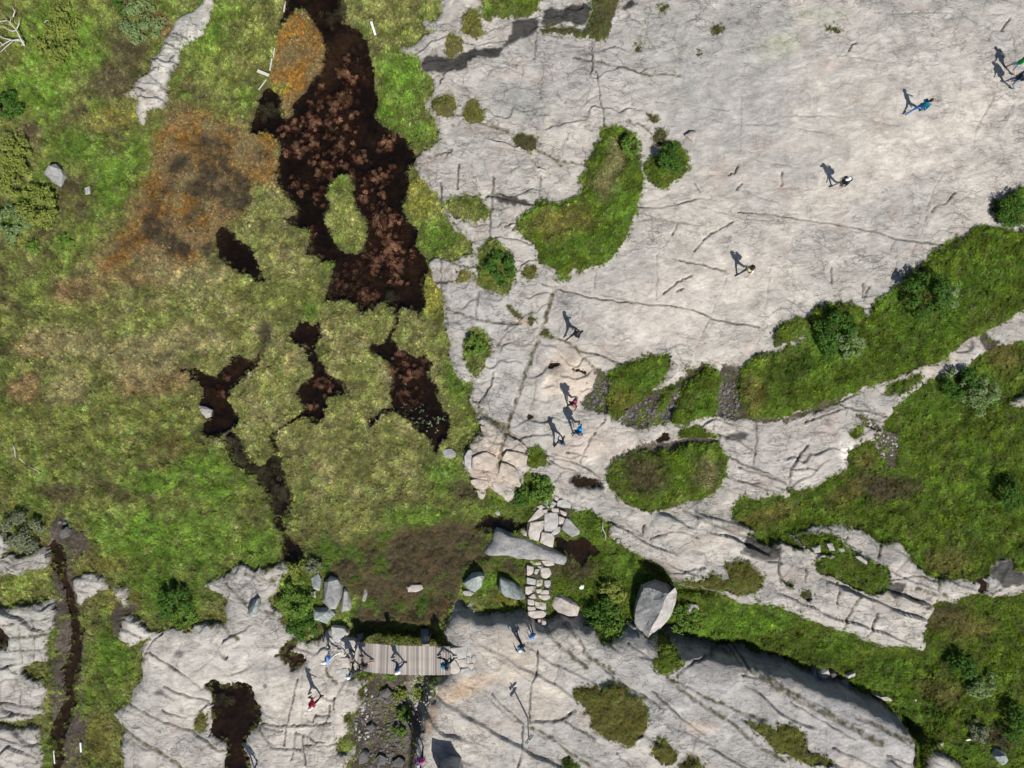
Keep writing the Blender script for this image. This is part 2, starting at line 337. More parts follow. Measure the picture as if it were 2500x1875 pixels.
pool("I 1290,1150 1340,1120 1400,1140 1480,1110 1560,1100 1580,1170 1600,1230 1630,1290 1640,1360 1600,1420 1540,1480 1530,1540 1570,1600 1580,1680 1560,1990 1430,1990 1420,1600 1440,1550 1340,1470 1320,1440 1340,1300 1330,1210", 'black rock pool in the pale slab at the bottom left', .2, .2, z=.1, name='rock_pool')
pool("J 180,960 240,900 290,870 330,860 310,920 280,950 360,950 365,980 340,1050 290,1050 200,990", 'brown muddy hollow in the rock west of the footbridge', .2, .1, z=.1, name='rock_pool')
pool("G 510,1490 560,1475 640,1480 690,1500 690,1530 620,1540 560,1530 515,1510", 'dark puddle at the tip of the big oval island', .2, .12, z=.05, name='rock_pool')
pool("G 1040,1240 1060,1195 1110,1180 1120,1200 1080,1240", 'shallow brown puddle in dark mud above the oval island', .2, .06, z=.05, name='rock_pool')
pool("G 355,775 380,755 415,757 425,775 400,795 365,797", 'small pothole in tan rock, left one of the pair', .2, .09, z=.05, name='pothole', smooth=2)
pool("G 505,790 540,778 600,800 595,815 550,812", 'small pothole in tan rock, right one of the pair', .2, .09, z=.05, name='pothole', smooth=2)
pool("G 225,1080 250,1070 275,1085 272,1105 248,1113 228,1105", 'round dark pothole in rock left of the walkers', .2, .09, z=.05, name='pothole', smooth=2)
pool("L 1475,480 1570,460 1580,545 1510,560 1530,510", 'rusty brown puddle in a gap of the right hand rock', .2, .1, z=.1, name='rock_pool')
pool("I -380,750 0,760 40,800 80,850 60,890 20,905 -380,890", 'dark hole in the fissured rock at the left edge', .2, .3, z=0, name='rock_pool')

# natural, uneven edges: look the plan up through a small noise offset
wxn = fb(.9, 4, 11, .6) * .40 + fb(6.0, 2, 13, .6) * .13
wyn = fb(.9, 4, 53, .6) * .40 + fb(6.0, 2, 57, .6) * .13
ii = np.clip(np.arange(NY)[:, None] + np.round(wyn / DX).astype(int), 0, NY - 1)
jj = np.clip(np.arange(NX)[None, :] + np.round(wxn / DX).astype(int), 0, NX - 1)
LAB = LAB[ii, jj]
KINDS = np.array([r['kind'] for r in REGIONS])
def of(*ks):
    return np.isin(KINDS, ks)[LAB]


ROCK = of('rock', 'outcrop')
WATER = of('pool')
MUD = of('mud')
VEG = ~(ROCK | WATER | MUD)
PATCH = of('patch')


def window(x0, y0, x1, y1):
    return (slice(max(0, int((y0 - Y0) / DX)), max(0, min(NY, int((y1 - Y0) / DX) + 2))),
            slice(max(0, int((x0 - X0) / DX)), max(0, min(NX, int((x1 - X0) / DX) + 2))))


def blurw(a, rad, n=2):
    return blur(a, rad, n) if a.size else a


def pmask(text, soft=.25, z=0.0, nz=.6, full=False):
    """soft polygon mask -> (window, values)"""
    p = chaikin(metres(survey(text), z), 1)
    m = np.zeros((NY, NX), np.float32)
    fill(m, p, 1.0)
    q = np.array(p)
    pad = .6 + soft * 3
    sl = window(q[:, 0].min() - pad, q[:, 1].min() - pad, q[:, 0].max() + pad, q[:, 1].max() + pad)
    m = m[ii[sl], jj[sl]]
    if m.size and soft > 0:
        m = blurw(m, soft, 2)
        if nz:
            m = np.clip((m - .5) * 1.6 + .5 + N_MID[sl] * nz + N_FINE[sl] * nz * .8, 0, 1) * (m > .01)
    if full:
        f = np.zeros((NY, NX), np.float32)
        f[sl] = m
        return f
    return sl, m


def emask(tile, cx, cy, rx, ry, ang=0, nz=1.0):
    x, y = at(tile, cx, cy)
    k = TILES[tile][2] / PXM
    ca, sa = math.cos(math.radians(ang)), math.sin(math.radians(ang))
    R = max(rx, ry) * k * 1.9 + .2
    sl = window(x - R, y - R, x + R, y + R)
    dx, dy = GX[sl] - x, GY[sl] - y
    u = (dx * ca + dy * sa) / (rx * k)
    v = (-dx * sa + dy * ca) / (ry * k)
    return sl, np.clip((1.25 - np.sqrt(u * u + v * v)) * 1.4 + N_MID[sl] * nz, 0, 1)


N_MID = fb(1.1, 5, 71, .62)
N_BIG = fb(.22, 4, 23)
N_FINE = fb(5.0, 3, 29, .6)

# ---------------------------------------------------------------- heights
LEVEL = {'rock': .06, 'outcrop': .1, 'mud': -.08, 'patch': .06, 'meadow': -.12, 'islet': -.14, 'pool': -.2}
lev = np.array([LEVEL[k_] for k_ in KINDS], np.float32)[LAB]
Z = blur(lev, .16, 2)
Z += N_BIG * .16
# bedrock: swelling slabs
d1 = indist(LAB == R1, 1.5)
Z += .10 * np.clip(d1 / 1.5, 0, 1)
rock2 = np.zeros((NY, NX), bool)
fill(rock2, metres(survey("J 1310,640 1500,710 1780,720 K 640,790 1000,830 1130,840 1300,890 1600,940 L 230,1000 550,1120 880,1260 1160,1440 1170,1990 J 1100,1990 1070,1540 1210,1210 1200,1120 1290,1060 1290,890 1250,780"), .35), True)
rock2 = rock2[ii, jj]
d2 = indist(rock2, 1.0)
ne_ = np.zeros((NY, NX), bool)          # the slab as seen from its north-east flank only
fill(ne_, metres(survey("J -1500,-1200 1300,-1200 K 640,300 1000,760 1130,840 1300,890 1600,940 L 230,1000 550,1120 880,1260 1160,1440 1170,2600 J -1500,2600"), .35), True)
dne = indist(ne_[ii, jj], 2.6)
xw_, xe_ = at('J', 1400, 900)[0], at('K', 900, 900)[0]
east_ = np.clip((GX - xw_) / (xe_ - xw_), 0, 1)
p1_ = 1 - (1 - np.clip(d2 / .8, 0, 1)) ** 2
p2_ = 1 - (1 - np.clip(dne / 1.7, 0, 1)) ** 2.3
Z += rock2 * (.42 * p1_ - .2 + east_ * (1.0 * p2_ - .45))
d3 = indist(LAB == R3, 1.2)
Z += .22 * (1 - (1 - np.clip(d3 / 1.2, 0, 1)) ** 2)
for rid_, r_ in enumerate(REGIONS):
    if r_['kind'] == 'outcrop':
        m_ = LAB == rid_
        if m_.any():
            Z += .16 * (1 - (1 - np.clip(indist(m_, .5) / .5, 0, 1)) ** 2)
# folds running along the rock bands on the right
band = pmask("K 500,0 735,120 1150,490 1540,610 L 140,620 650,780 1190,905 1245,590 1600,550 1990,560 1990,350 1260,465 940,235 510,100 340,165 0,150 K 1540,90 1100,0", .6, nz=0, full=True)
Z += band * .22
s_ = (GX * math.sin(math.radians(-27)) * -1 + GY * math.cos(math.radians(-27)))
fold = vnoise(s_ * .75 + fb(.25, 2, 5) * 1.5, GX * .06, 3)
Z += (band + .9 * rock2) * ROCK * fold * .28


def ledges(angle, freq, seed, warp=.8):
    a = math.radians(angle)
    u = (-GX * math.sin(a) + GY * math.cos(a)) * freq + fb(.45, 3, seed) * warp * 2
    k = np.floor(u)
    f = u - k
    amp = _TAB[(k.astype(int) * 7 + seed) & 511, 17] * (.55 + np.clip(fb(.5, 2, seed + 9) * 2.2, -.5, .6))
    return np.where(f < .93, f / .93, (1 - f) / .07) * amp


Z += ROCK * (band * .42 * ledges(-22, 1.15, 401, .3) + band * .18 * ledges(58, .55, 409, .4))
Z += ROCK * rock2 * .34 * ledges(-28, .8, 419, .25)
Z += of('outcrop') * .22 * ledges(-18, 1.3, 443)
Z += (LAB == R3) * .10 * ledges(-30, .9, 449)
plateau = pmask('C 950,-300 D 2300,-300 D 2300,1100 1500,1480 H 400,330 G 1500,600 1000,640 600,600 480,250 C 900,1550 1000,1250 1050,700', .8, nz=0, full=True)
Z += ROCK * (1 - np.clip(band + rock2, 0, 1)) * .20 * (1 - .88 * plateau) * ledges(-9, .8, 431, 1.2)
# turf cushions
pm = blur(PATCH.astype(np.float32), .22, 2)
Z += .24 * np.clip(pm * 1.6 - .5, 0, 1)
# sinks
def sink(text, depth, soft, z=0.0):
    global Z
    m = np.zeros((NY, NX), np.float32)
    fill(m, metres(survey(text), z), 1.0)
    Z -= depth * blur(m, soft, 2)


sink("J 700,800 1190,800 1230,900 1260,1060 1160,1120 1110,1300 1060,1500 1050,1990 650,1990 700,1450 740,1250 760,1120 710,1000", 1.15, .22)
sink("J 640,560 1340,520 1290,700 1240,820 1240,900 700,880 650,770", .45, .5)
sink("J 390,250 1000,150 1500,100 1760,340 1790,480 1790,700 1350,640 1260,700 640,780 690,640 600,440", .28, .5)
sink("K 380,180 900,300 1180,500 1150,800 880,760 850,820 640,880 600,760 420,680 380,400", .5, .5)
sink("K 1180,560 1815,690 L 650,830 1000,930 1300,1000 1300,1500 1160,1410 880,1230 550,1090 300,990 0,900 K 1520,910 1300,860 1150,800", .65, .35, .2)
sink("L 1165,1450 1215,1500 1300,1545 1450,1690 1500,1990 1600,1990 1450,1600 1250,1420 1170,1380", .6, .2)
sink("L 1172,1450 1212,1500 1212,1990 1172,1990", .5, .1, .3)
def trench(text, half, depth, z=0.0):
    global Z
    p = np.array(metres(survey(text), z))
    m = np.zeros((NY, NX), np.float32)
    for a, b in zip(p[:-1], p[1:]):
        n = np.array([-(b - a)[1], (b - a)[0]])
        n = n / np.linalg.norm(n) * half
        fill(m, [a + n, b + n, b - n, a - n], 1.0)
    m = m[ii, jj]
    Z -= depth * blur(m, .09, 2)


trench("K 1060,790 1180,835 1300,875 1400,895 1520,925 1600,925 1700,945 L 100,945 230,985 300,1005 400,1055 550,1105 700,1145 800,1195 880,1245 1000,1315 1090,1385 1165,1435 1195,1480", .36, 1.35, .0)
trench("J 1330,620 1500,690 1700,675 1780,700 K 240,700 340,720 440,680 560,710 640,760", .3, .6)
trench("K 900,300 1020,395 1090,450 1160,500 1220,525 1420,575", .25, .7)
# fine relief
ax_ = GX * .94 + GY * .34
ay_ = -GX * .34 + GY * .94
foli = fbm(ax_ * .55, ay_ * 2.0, 1.0, 4, 41, .6)
steps = fb(.8, 3, 47, .5, .8, 1.3) * 6
steps = (np.floor(steps) + np.clip((steps - np.floor(steps)) * 7, 0, 1)) / 6
rk = ROCK.astype(np.float32)
Z += rk * (foli * .05 + steps * .07 + N_FINE * .012)
vg = VEG.astype(np.float32)
hump = fb(1.5, 4, 61, .62)
Z += vg * (hump * .24 + N_FINE * .07)
Z += MUD * (fb(2.6, 4, 67, .6) * .10)
# cracks: (line, half width m, depth m, soil)
CRACKS = """D 0,790 160,800 250,795 420,830 600,860 735,890|D 330,740 490,740 620,740 770,770 900,785 1000,805|D 620,360 700,365 830,385 940,400 1080,420
D 0,1345 200,1360 400,1390 600,1420 740,1450 880,1470 1000,1520 1180,1535 1320,1560;.05|D 60,1360 250,1385 410,1420|D 0,1200 120,1240 180,1260 280,1270|D 860,80 1000,95 1180,80 1440,100 1700,90
D 1620,580 1580,690 1530,770 1490,850 1490,940|D 1740,660 1700,740 1640,780 1590,815|D 1815,770 1780,790 1765,830|D 1060,820 1200,840|D 1190,1340 1230,1210 1300,1100|D 1225,1340 1260,1300 1320,1290 1370,1220;.05
D 960,1580 1000,1510|D 1100,1600 1150,1490 1190,1350|D 120,1015 280,1045 390,1070|D 280,1090 275,1180;.05|D 250,1190 400,1200 560,1220|D 700,330 720,290 745,280;.05|D 1400,500 1395,580|D 1610,200 1580,260|D 1670,200 1700,150 1720,120;.05|D 1740,260 1760,320 1740,400
C 0,395 100,405 200,420 300,415 340,410|C 200,420 180,560|C 290,200 280,280 270,380;.05|C 635,300 640,400 625,480;.05|C 665,455 680,560 685,640 710,720 710,800;.05|C 460,280 560,295 650,300 800,315 930,320
C 520,370 640,395 720,405 850,435 920,465 1000,485 1060,470 1190,480;.06;m|C 460,655 560,670 690,690|C 0,790 60,825 120,845;.06;m|C 280,950 380,1000 440,1055;.06;m|C 400,1020 500,1035 590,1045;.06;m|C 0,940 150,960 300,980|C 1030,645 1200,665 1400,690 1500,700|C 1390,760 1500,785 1650,795 1815,790
C 920,1310 1000,1320 1120,1310 1200,1290 1290,1265;.05|C 930,1350 1060,1390 1160,1405 1300,1430 1390,1440|C 1280,1590 1330,1530 1380,1480 1460,1445 1520,1410;.06|C 1310,1310 1500,1370 1620,1395 1815,1400|C 1240,1265 1420,1270|C 1500,1110 1540,1100 1560,1050;.05|C 1550,1200 1580,1165;.05|C 1590,1200 1690,1255 1815,1290
C 1000,60 980,190 960,300|C 1580,620 1575,800 1570,960|C 1140,1490 1170,1430;.05|C 1170,1560 1200,1440|C 1010,1380 1020,1550|C 880,1530 1000,1530|C 1080,1570 1120,1520|C 10,1120 10,1330;.05|C 310,1120 300,1260;.06|C 850,770 940,790 990,830;.06;m|C 1240,870 1150,920
G 400,270 380,340 355,410 335,480 315,530 300,590 270,650 240,740 200,840 175,920 150,1010 120,1080 95,1160 75,1230 60,1320 40,1400;.09;m|G 0,1110 60,1150 130,1200 200,1260 240,1290;.12;m|G 310,580 380,570 470,600 530,650 580,700 650,780;.07;m|G 320,240 420,275 520,300 640,330 780,350 900,365 1040,375 1180,390 1280,410 1400,470 1540,490 1690,520;.05
G 500,250 640,300 760,330 900,355|G 100,330 200,380 290,430|G 660,150 650,270|G 1040,60 1045,180 1040,340|G 1480,200 1420,360 1370,460 1330,560 1290,640|G 1750,150 1740,330 1720,420 1690,540|G 1180,95 1260,110 1340,130 1420,155 1470,165;.05|G 1080,310 1150,250 1200,220 1260,190;.05|G 1170,290 1210,275;.05
G 540,660 640,680 740,710 820,750;.05|G 0,640 100,650 240,660|G 80,820 200,850 300,890 400,910|G 290,680 280,850 270,960 240,1040|G 560,1370 590,1290 640,1200 655,1180;.05|G 470,1310 510,1300 600,1335;.05|G 370,1360 450,1400 560,1440;.05|G 360,1330 480,1360 600,1400 690,1470;.05|G 500,1190 600,1215 700,1230|G 1670,1130 1665,1260 1655,1400|G 1500,1330 1600,1390 1700,1420 1815,1470;.06|G 1490,1460 1600,1500 1690,1500;.05|G 560,920 640,900
H 120,1120 110,1300 95,1400;.05|H 0,1400 140,1440 260,1480 320,1510;.07|H 0,1480 150,1530 260,1560;.06|H 440,1260 380,1340 330,1420 330,1500 310,1560;.1|H 330,1420 420,1400 500,1420;.06|H 640,1000 710,1030 800,1040 870,1060 960,1090;.06|H 420,1120 520,1080 640,1040;.05|H 640,1000 700,960 770,935;.05|H 590,140 590,240;.05|H 790,240 785,330;.06|H 830,260 800,330;.06|H 960,240 1010,100|H 380,1160 350,1250|H 700,80 820,60 960,50
K 240,710 330,740 400,830 460,890 540,950 600,1000;.09;m|K 430,720 520,780 560,850 600,920 680,970 760,1030;.09;m|K 860,850 920,880 1000,940;.07|K 1090,1040 1180,1130 1300,1210 1400,1270 1500,1330 1600,1430 1700,1500 1815,1560;.08;m|K 1120,1060 1250,1120 1330,1170 1440,1220 1560,1270 1700,1310;.06;m
K 240,1340 340,1335 450,1330 480,1290 520,1265;.13|K 195,1370 195,1480 170,1600 160,1659;.07|K 240,1370 330,1410 400,1450 480,1520 560,1570 650,1620;.07;m|K 460,1330 560,1390 640,1430;.07|K 0,1170 60,1230 130,1290 200,1350;.05|K 290,900 290,1000 250,1100 240,1250 235,1340;.05|K 440,870 420,1000 390,1100|K 1070,1080 1040,1230 1030,1450|K 1260,1430 1240,1560 1230,1640
K 780,1520 850,1590 910,1640;.05|K 1250,1560 1340,1640|K 750,100 850,140 940,180;.06|K 1000,200 1100,160 1200,150 1290,190;.05|K 960,110 940,180;.1|K 1200,20 1300,60 1400,110 1530,160 1650,210 1815,270;.14|K 1560,280 1700,330 1815,350;.09|K 940,340 1080,420 1170,430 1250,400 1340,380;.08|K 20,940 130,1000 240,1080|K 560,900 640,960 690,940|K 1080,1180 1060,1300|K 250,1500 330,1560 400,1600
L 250,250 240,400 260,450;.08|L 420,390 415,470;.06|L 610,470 605,600;.05|L 735,550 700,640 660,770;.06;m|L 860,660 830,760 815,820;.1|L 90,1030 250,1120 420,1220 600,1310 850,1450;.16;m|L 720,1300 850,1350 960,1410 1080,1460 1160,1500;.1;m|L 0,1310 100,1380 200,1440;.06|L 900,1530 1000,1570 1090,1620;.06|L 1090,1490 1080,1620;.05|L 1255,460 1245,590;.06|L 930,460 1100,420 1250,470;.06|L 1030,540 1150,620 1220,640;.07;m|L 1100,500 1180,530 1300,560;.08;m|L 900,240 870,320;.06|L 690,190 670,230;.05|L 340,660 420,640 480,650|L 540,450 530,520|L 1640,520 1610,550;.06|L 0,1040 120,1060 220,1100;.05
L 20,940 60,1010 110,1050;.12|K 1150,1040 1190,990 1270,955 1400,940 1560,960;.1|K 1530,930 1560,980 1590,1045;.1|K 1000,1130 1100,1230 1220,1330 1340,1420;.06|K 700,1000 820,1100 960,1160 1060,1240;.05|L 300,1200 500,1320 700,1430;.06|L 560,1480 760,1570 900,1650;.06|K 1350,1480 1500,1560 1650,1650;.06|F 1470,300 1455,460;.05;m|F 1265,400 1360,430 1450,465 1580,490 1740,490;.05;m|F 1740,490 1640,560 1590,640;.05|F 1470,1040 1480,980 1550,900 1570,800;.06|F 1640,800 1720,850 1815,880|F 1450,1040 1560,1110 1640,1170;.12;m|F 1240,980 B 1235,1100 1240,1240;.05|B 1350,1040 1340,1200;.06|B 1235,985 1320,930 1260,1010;.05|B 1570,1130 1560,1230 1545,1400 1545,1500;.06|B 1520,1240 1640,1260 1815,1300;.09|B 1690,1460 1740,1400 1640,1440;.06|B 1430,690 1400,640 1440,780 1560,800 1690,850;.06;m|B 1200,870 1240,880;.06|B 1230,540 1250,470 1310,440;.06|F 1190,240 1310,220;.08
r 1020,320 990,440 960,600 920,770 880,930 850,1060 840,1200 830,1290;.05|r 1085,130 1080,330 1060,600|r 1100,680 1090,850 1085,980|r 1190,700 1140,850|r 480,990 620,985 830,990 1000,1000 1150,985 1280,990 1400,985 1500,960;.07|r 440,1010 560,1050 690,1070 800,1080;.05|r 440,1040 520,1150 600,1260 680,1320;.06;m|r 620,1310 760,1340 900,1335 1080,1345;.05|r 720,1430 850,1420 1000,1440 1120,1420|r 985,1110 970,1250 960,1400 930,1500;.05|r 1100,1150 1095,1300 1130,1400 1140,1560;.05|r 990,1110 1100,1130 1200,1180 1270,1250 1420,1240;.05
r 1240,990 1220,1100 1190,1160|r 1100,1300 1200,1295 1400,1300 1580,1280;.05|r 1210,1400 1200,1540|r 1360,1300 1330,1440 1310,1520|r 1280,850 1240,960;.05|r 1270,850 1400,870 1500,860;.05|r 280,1220 420,1320 550,1420|r 1410,990 1400,1100 1350,1200|r 1500,700 1480,820 1440,960;.05|r 1560,600 1550,760;.05|r 1430,180 1500,300 1600,380;.06;m|r 1230,300 1350,310 1480,330|r 1370,390 1480,380 1600,400
I 960,920 1060,980 1130,1020 1200,1070 1290,1150;.05|I 1160,850 1150,930 1130,1000|I 930,930 970,850 1040,800;.06|I 1430,830 1350,970 1250,1030 1200,1060|I 1410,740 1460,800 1520,830;.08;m|I 1440,480 1530,580 1600,640 1740,680;.07;m|I 820,1240 950,1300 1030,1350 1170,1390 1300,1470 1430,1550;.06|I 790,1400 900,1470 1020,1530 1110,1600 1180,1659;.08;m|I 1050,1130 1200,1190 1330,1230;.05|I 1040,1280 1190,1330;.06|I 1560,420 1700,480 1740,470;.08;m
I 0,740 60,740 200,720 330,700;.06;m|I 70,830 200,820 330,800;.06;m|I 80,910 200,900 330,890;.06;m|I 150,740 140,850 160,980;.05|I 240,740 230,960;.05;m|I 0,1230 120,1250 260,1270;.07|I 0,1450 130,1490 250,1500;.06|I 60,1000 130,1050;.06|I 100,370 210,340 300,360;.05|I 40,380 100,420;.05|I 150,1180 140,1260 ;.05
A 1100,210 1160,240 1190,250;.06|A 1045,270 1100,300 1150,330;.06|A 965,445 1030,445;.05|A 990,480 1010,540|A 880,560 940,590;.05|A 1200,150 1190,240|A 1080,400 1110,360;.06"""
crackv = np.zeros((NY, NX), np.float32)
mossv = np.zeros((NY, NX), np.float32)
crng = random.Random(5)
for item in CRACKS.replace('\n', '|').split('|'):
    f_ = item.split(';')
    hw = (float(f_[1]) if len(f_) > 1 and f_[1] else .03) * (1.0 if len(f_) > 2 else .62)
    moss = len(f_) > 2
    pts = chaikin(metres(survey(f_[0])), 2, False)
    # resample with jitter
    dens = []
    for a_, b_ in zip(pts[:-1], pts[1:]):
        n_ = max(1, int(math.hypot(b_[0] - a_[0], b_[1] - a_[1]) / .22))
        for q_ in range(n_):
            dens.append((a_[0] + (b_[0] - a_[0]) * q_ / n_ + crng.uniform(-.05, .05), a_[1] + (b_[1] - a_[1]) * q_ / n_ + crng.uniform(-.05, .05)))
    dens.append(pts[-1])
    strength = 1.0
    for a_, b_ in zip(dens[:-1], dens[1:]):
        strength = min(1.0, max(.12 if hw < .03 else .5, strength + crng.uniform(-.35, .35)))
        w_ = hw * crng.uniform(.75, 1.3)
        j0 = int((min(a_[0], b_[0]) - w_ * 2 - X0) / DX); j1 = int((max(a_[0], b_[0]) + w_ * 2 - X0) / DX) + 2
        i0 = int((min(a_[1], b_[1]) - w_ * 2 - Y0) / DX); i1 = int((max(a_[1], b_[1]) + w_ * 2 - Y0) / DX) + 2
        j0, i0 = max(j0, 0), max(i0, 0)
        if j1 <= j0 or i1 <= i0 or j0 >= NX or i0 >= NY:
            continue
        gx = GX[i0:i1, j0:j1]; gy = GY[i0:i1, j0:j1]
        vx, vy = b_[0] - a_[0], b_[1] - a_[1]
        L2 = vx * vx + vy * vy + 1e-9
        t_ = np.clip(((gx - a_[0]) * vx + (gy - a_[1]) * vy) / L2, 0, 1)
        dd = np.hypot(gx - a_[0] - t_ * vx, gy - a_[1] - t_ * vy)
        if hw < .025:
            strength = min(strength, .42)
        v_ = np.clip((w_ + .026 - dd) / (w_ * .5 + .026), 0, 1) * strength
        crackv[i0:i1, j0:j1] = np.maximum(crackv[i0:i1, j0:j1], v_)
        if moss:
            mossv[i0:i1, j0:j1] = np.maximum(mossv[i0:i1, j0:j1], np.clip(1.3 - dd / (w_ * 1.15), 0, 1))
crackv *= ROCK
mossv *= ROCK
Z -= crackv * .14 * (1 - .55 * mossv)
# pools
for rid_ in POOLS:
    m_ = LAB == rid_
    if not m_.any():
        continue
    r_ = REGIONS[rid_]
    ring = (blur(m_, DX * 2, 1) > 0) & ~m_
    r_['zw'] = float(min(r_['level'], np.percentile(Z[ring], 12) - .03))
    dist = indist(m_, .5)
    Z[m_] = (r_['zw'] - .03 - (r_['depth'] - .03) * np.clip(dist / .5, 0, 1) ** 1.3 + N_FINE * .06)[m_]
    rz = ring & (Z < r_['zw'] + .03)
    Z[rz] = r_['zw'] + .03
Z = Z.astype(np.float32)


def ground(x, y):
    j = np.clip((np.asarray(x) - X0) / DX, 0, NX - 1.001)
    i = np.clip((np.asarray(y) - Y0) / DX, 0, NY - 1.001)
    j0 = j.astype(int) if hasattr(j, 'astype') else int(j)
    i0 = i.astype(int) if hasattr(i, 'astype') else int(i)
    fj, fi = j - j0, i - i0
    return (Z[i0, j0] * (1 - fj) + Z[i0, j0 + 1] * fj) * (1 - fi) + (Z[i0 + 1, j0] * (1 - fj) + Z[i0 + 1, j0 + 1] * fj) * fi


# ---------------------------------------------------------------- colours (albedo) of ground and plants
C3 = lambda *c: np.array(c, np.float32)
MID, LUSH, DEEP = C3(.19, .225, .055), C3(.118, .222, .028), C3(.104, .170, .016)
STRAW, TAN, ORANGE = C3(.34, .315, .145), C3(.27, .185, .085), C3(.285, .152, .026)
HEATH, DARKBOG, OLIVE, SEDGE = C3(.074, .057, .036), C3(.050, .044, .031), C3(.200, .190, .048), C3(.235, .255, .080)
PALE, YELLOW, DARKG = C3(.24, .32, .13), C3(.31, .32, .055), C3(.065, .115, .018)
TINT = np.empty((NY, NX, 3), np.float32)
rightness = np.clip((GX + 3.5) / 5, 0, 1)[..., None]
TINT[:] = MID * (1 - rightness) + DEEP * rightness
HEATHM = np.zeros((NY, NX), np.float32)


def paint(arr, mask, col, s):
    sl = (slice(None), slice(None))
    if isinstance(mask, tuple):
        sl, mask = mask
    m = (mask * s)[..., None]
    arr[sl] = arr[sl] * (1 - m) + col * m


def lay(mask, col, s=1.0):
    paint(TINT, mask, col, s)


def by(mask, field):
    return mask[0], mask[1] * field[mask[0]]


# natural patchiness
lay(np.clip(N_MID * 2.2 + .1, 0, 1) * (1 - .65 * rightness[..., 0]), STRAW * .75, .5)
lay(np.clip(fb(.6, 4, 83) * 3 - .2, 0, 1), LUSH, .55)
lay(np.clip(fb(.9, 4, 97) * 3 - .5, 0, 1) * (GX < -3), HEATH, .7)
lay(np.clip(fb(1.6, 4, 103) * 3.2 - .5, 0, 1), DARKG, .65)
bogzone = pmask("B 0,800 230,960 300,1450 F 540,150 490,370 760,430 950,400 1100,470 1290,700 1290,1000 1300,1300 1350,1350 1330,1600 900,1700 300,1659 150,1400 160,1200 0,1400 E 1500,1250 1250,1150 900,950 650,950 100,1000 80,700 100,500 350,200 700,60 A 640,1620 1000,1600 1370,1500", .8)
lay(bogzone, SEDGE, .8)
lay(by(bogzone, np.clip(N_MID * 2.6, 0, 1)), STRAW, .8)
lay(by(bogzone, np.clip(-N_MID * 2.4 - .1, 0, 1)), MID, .6)
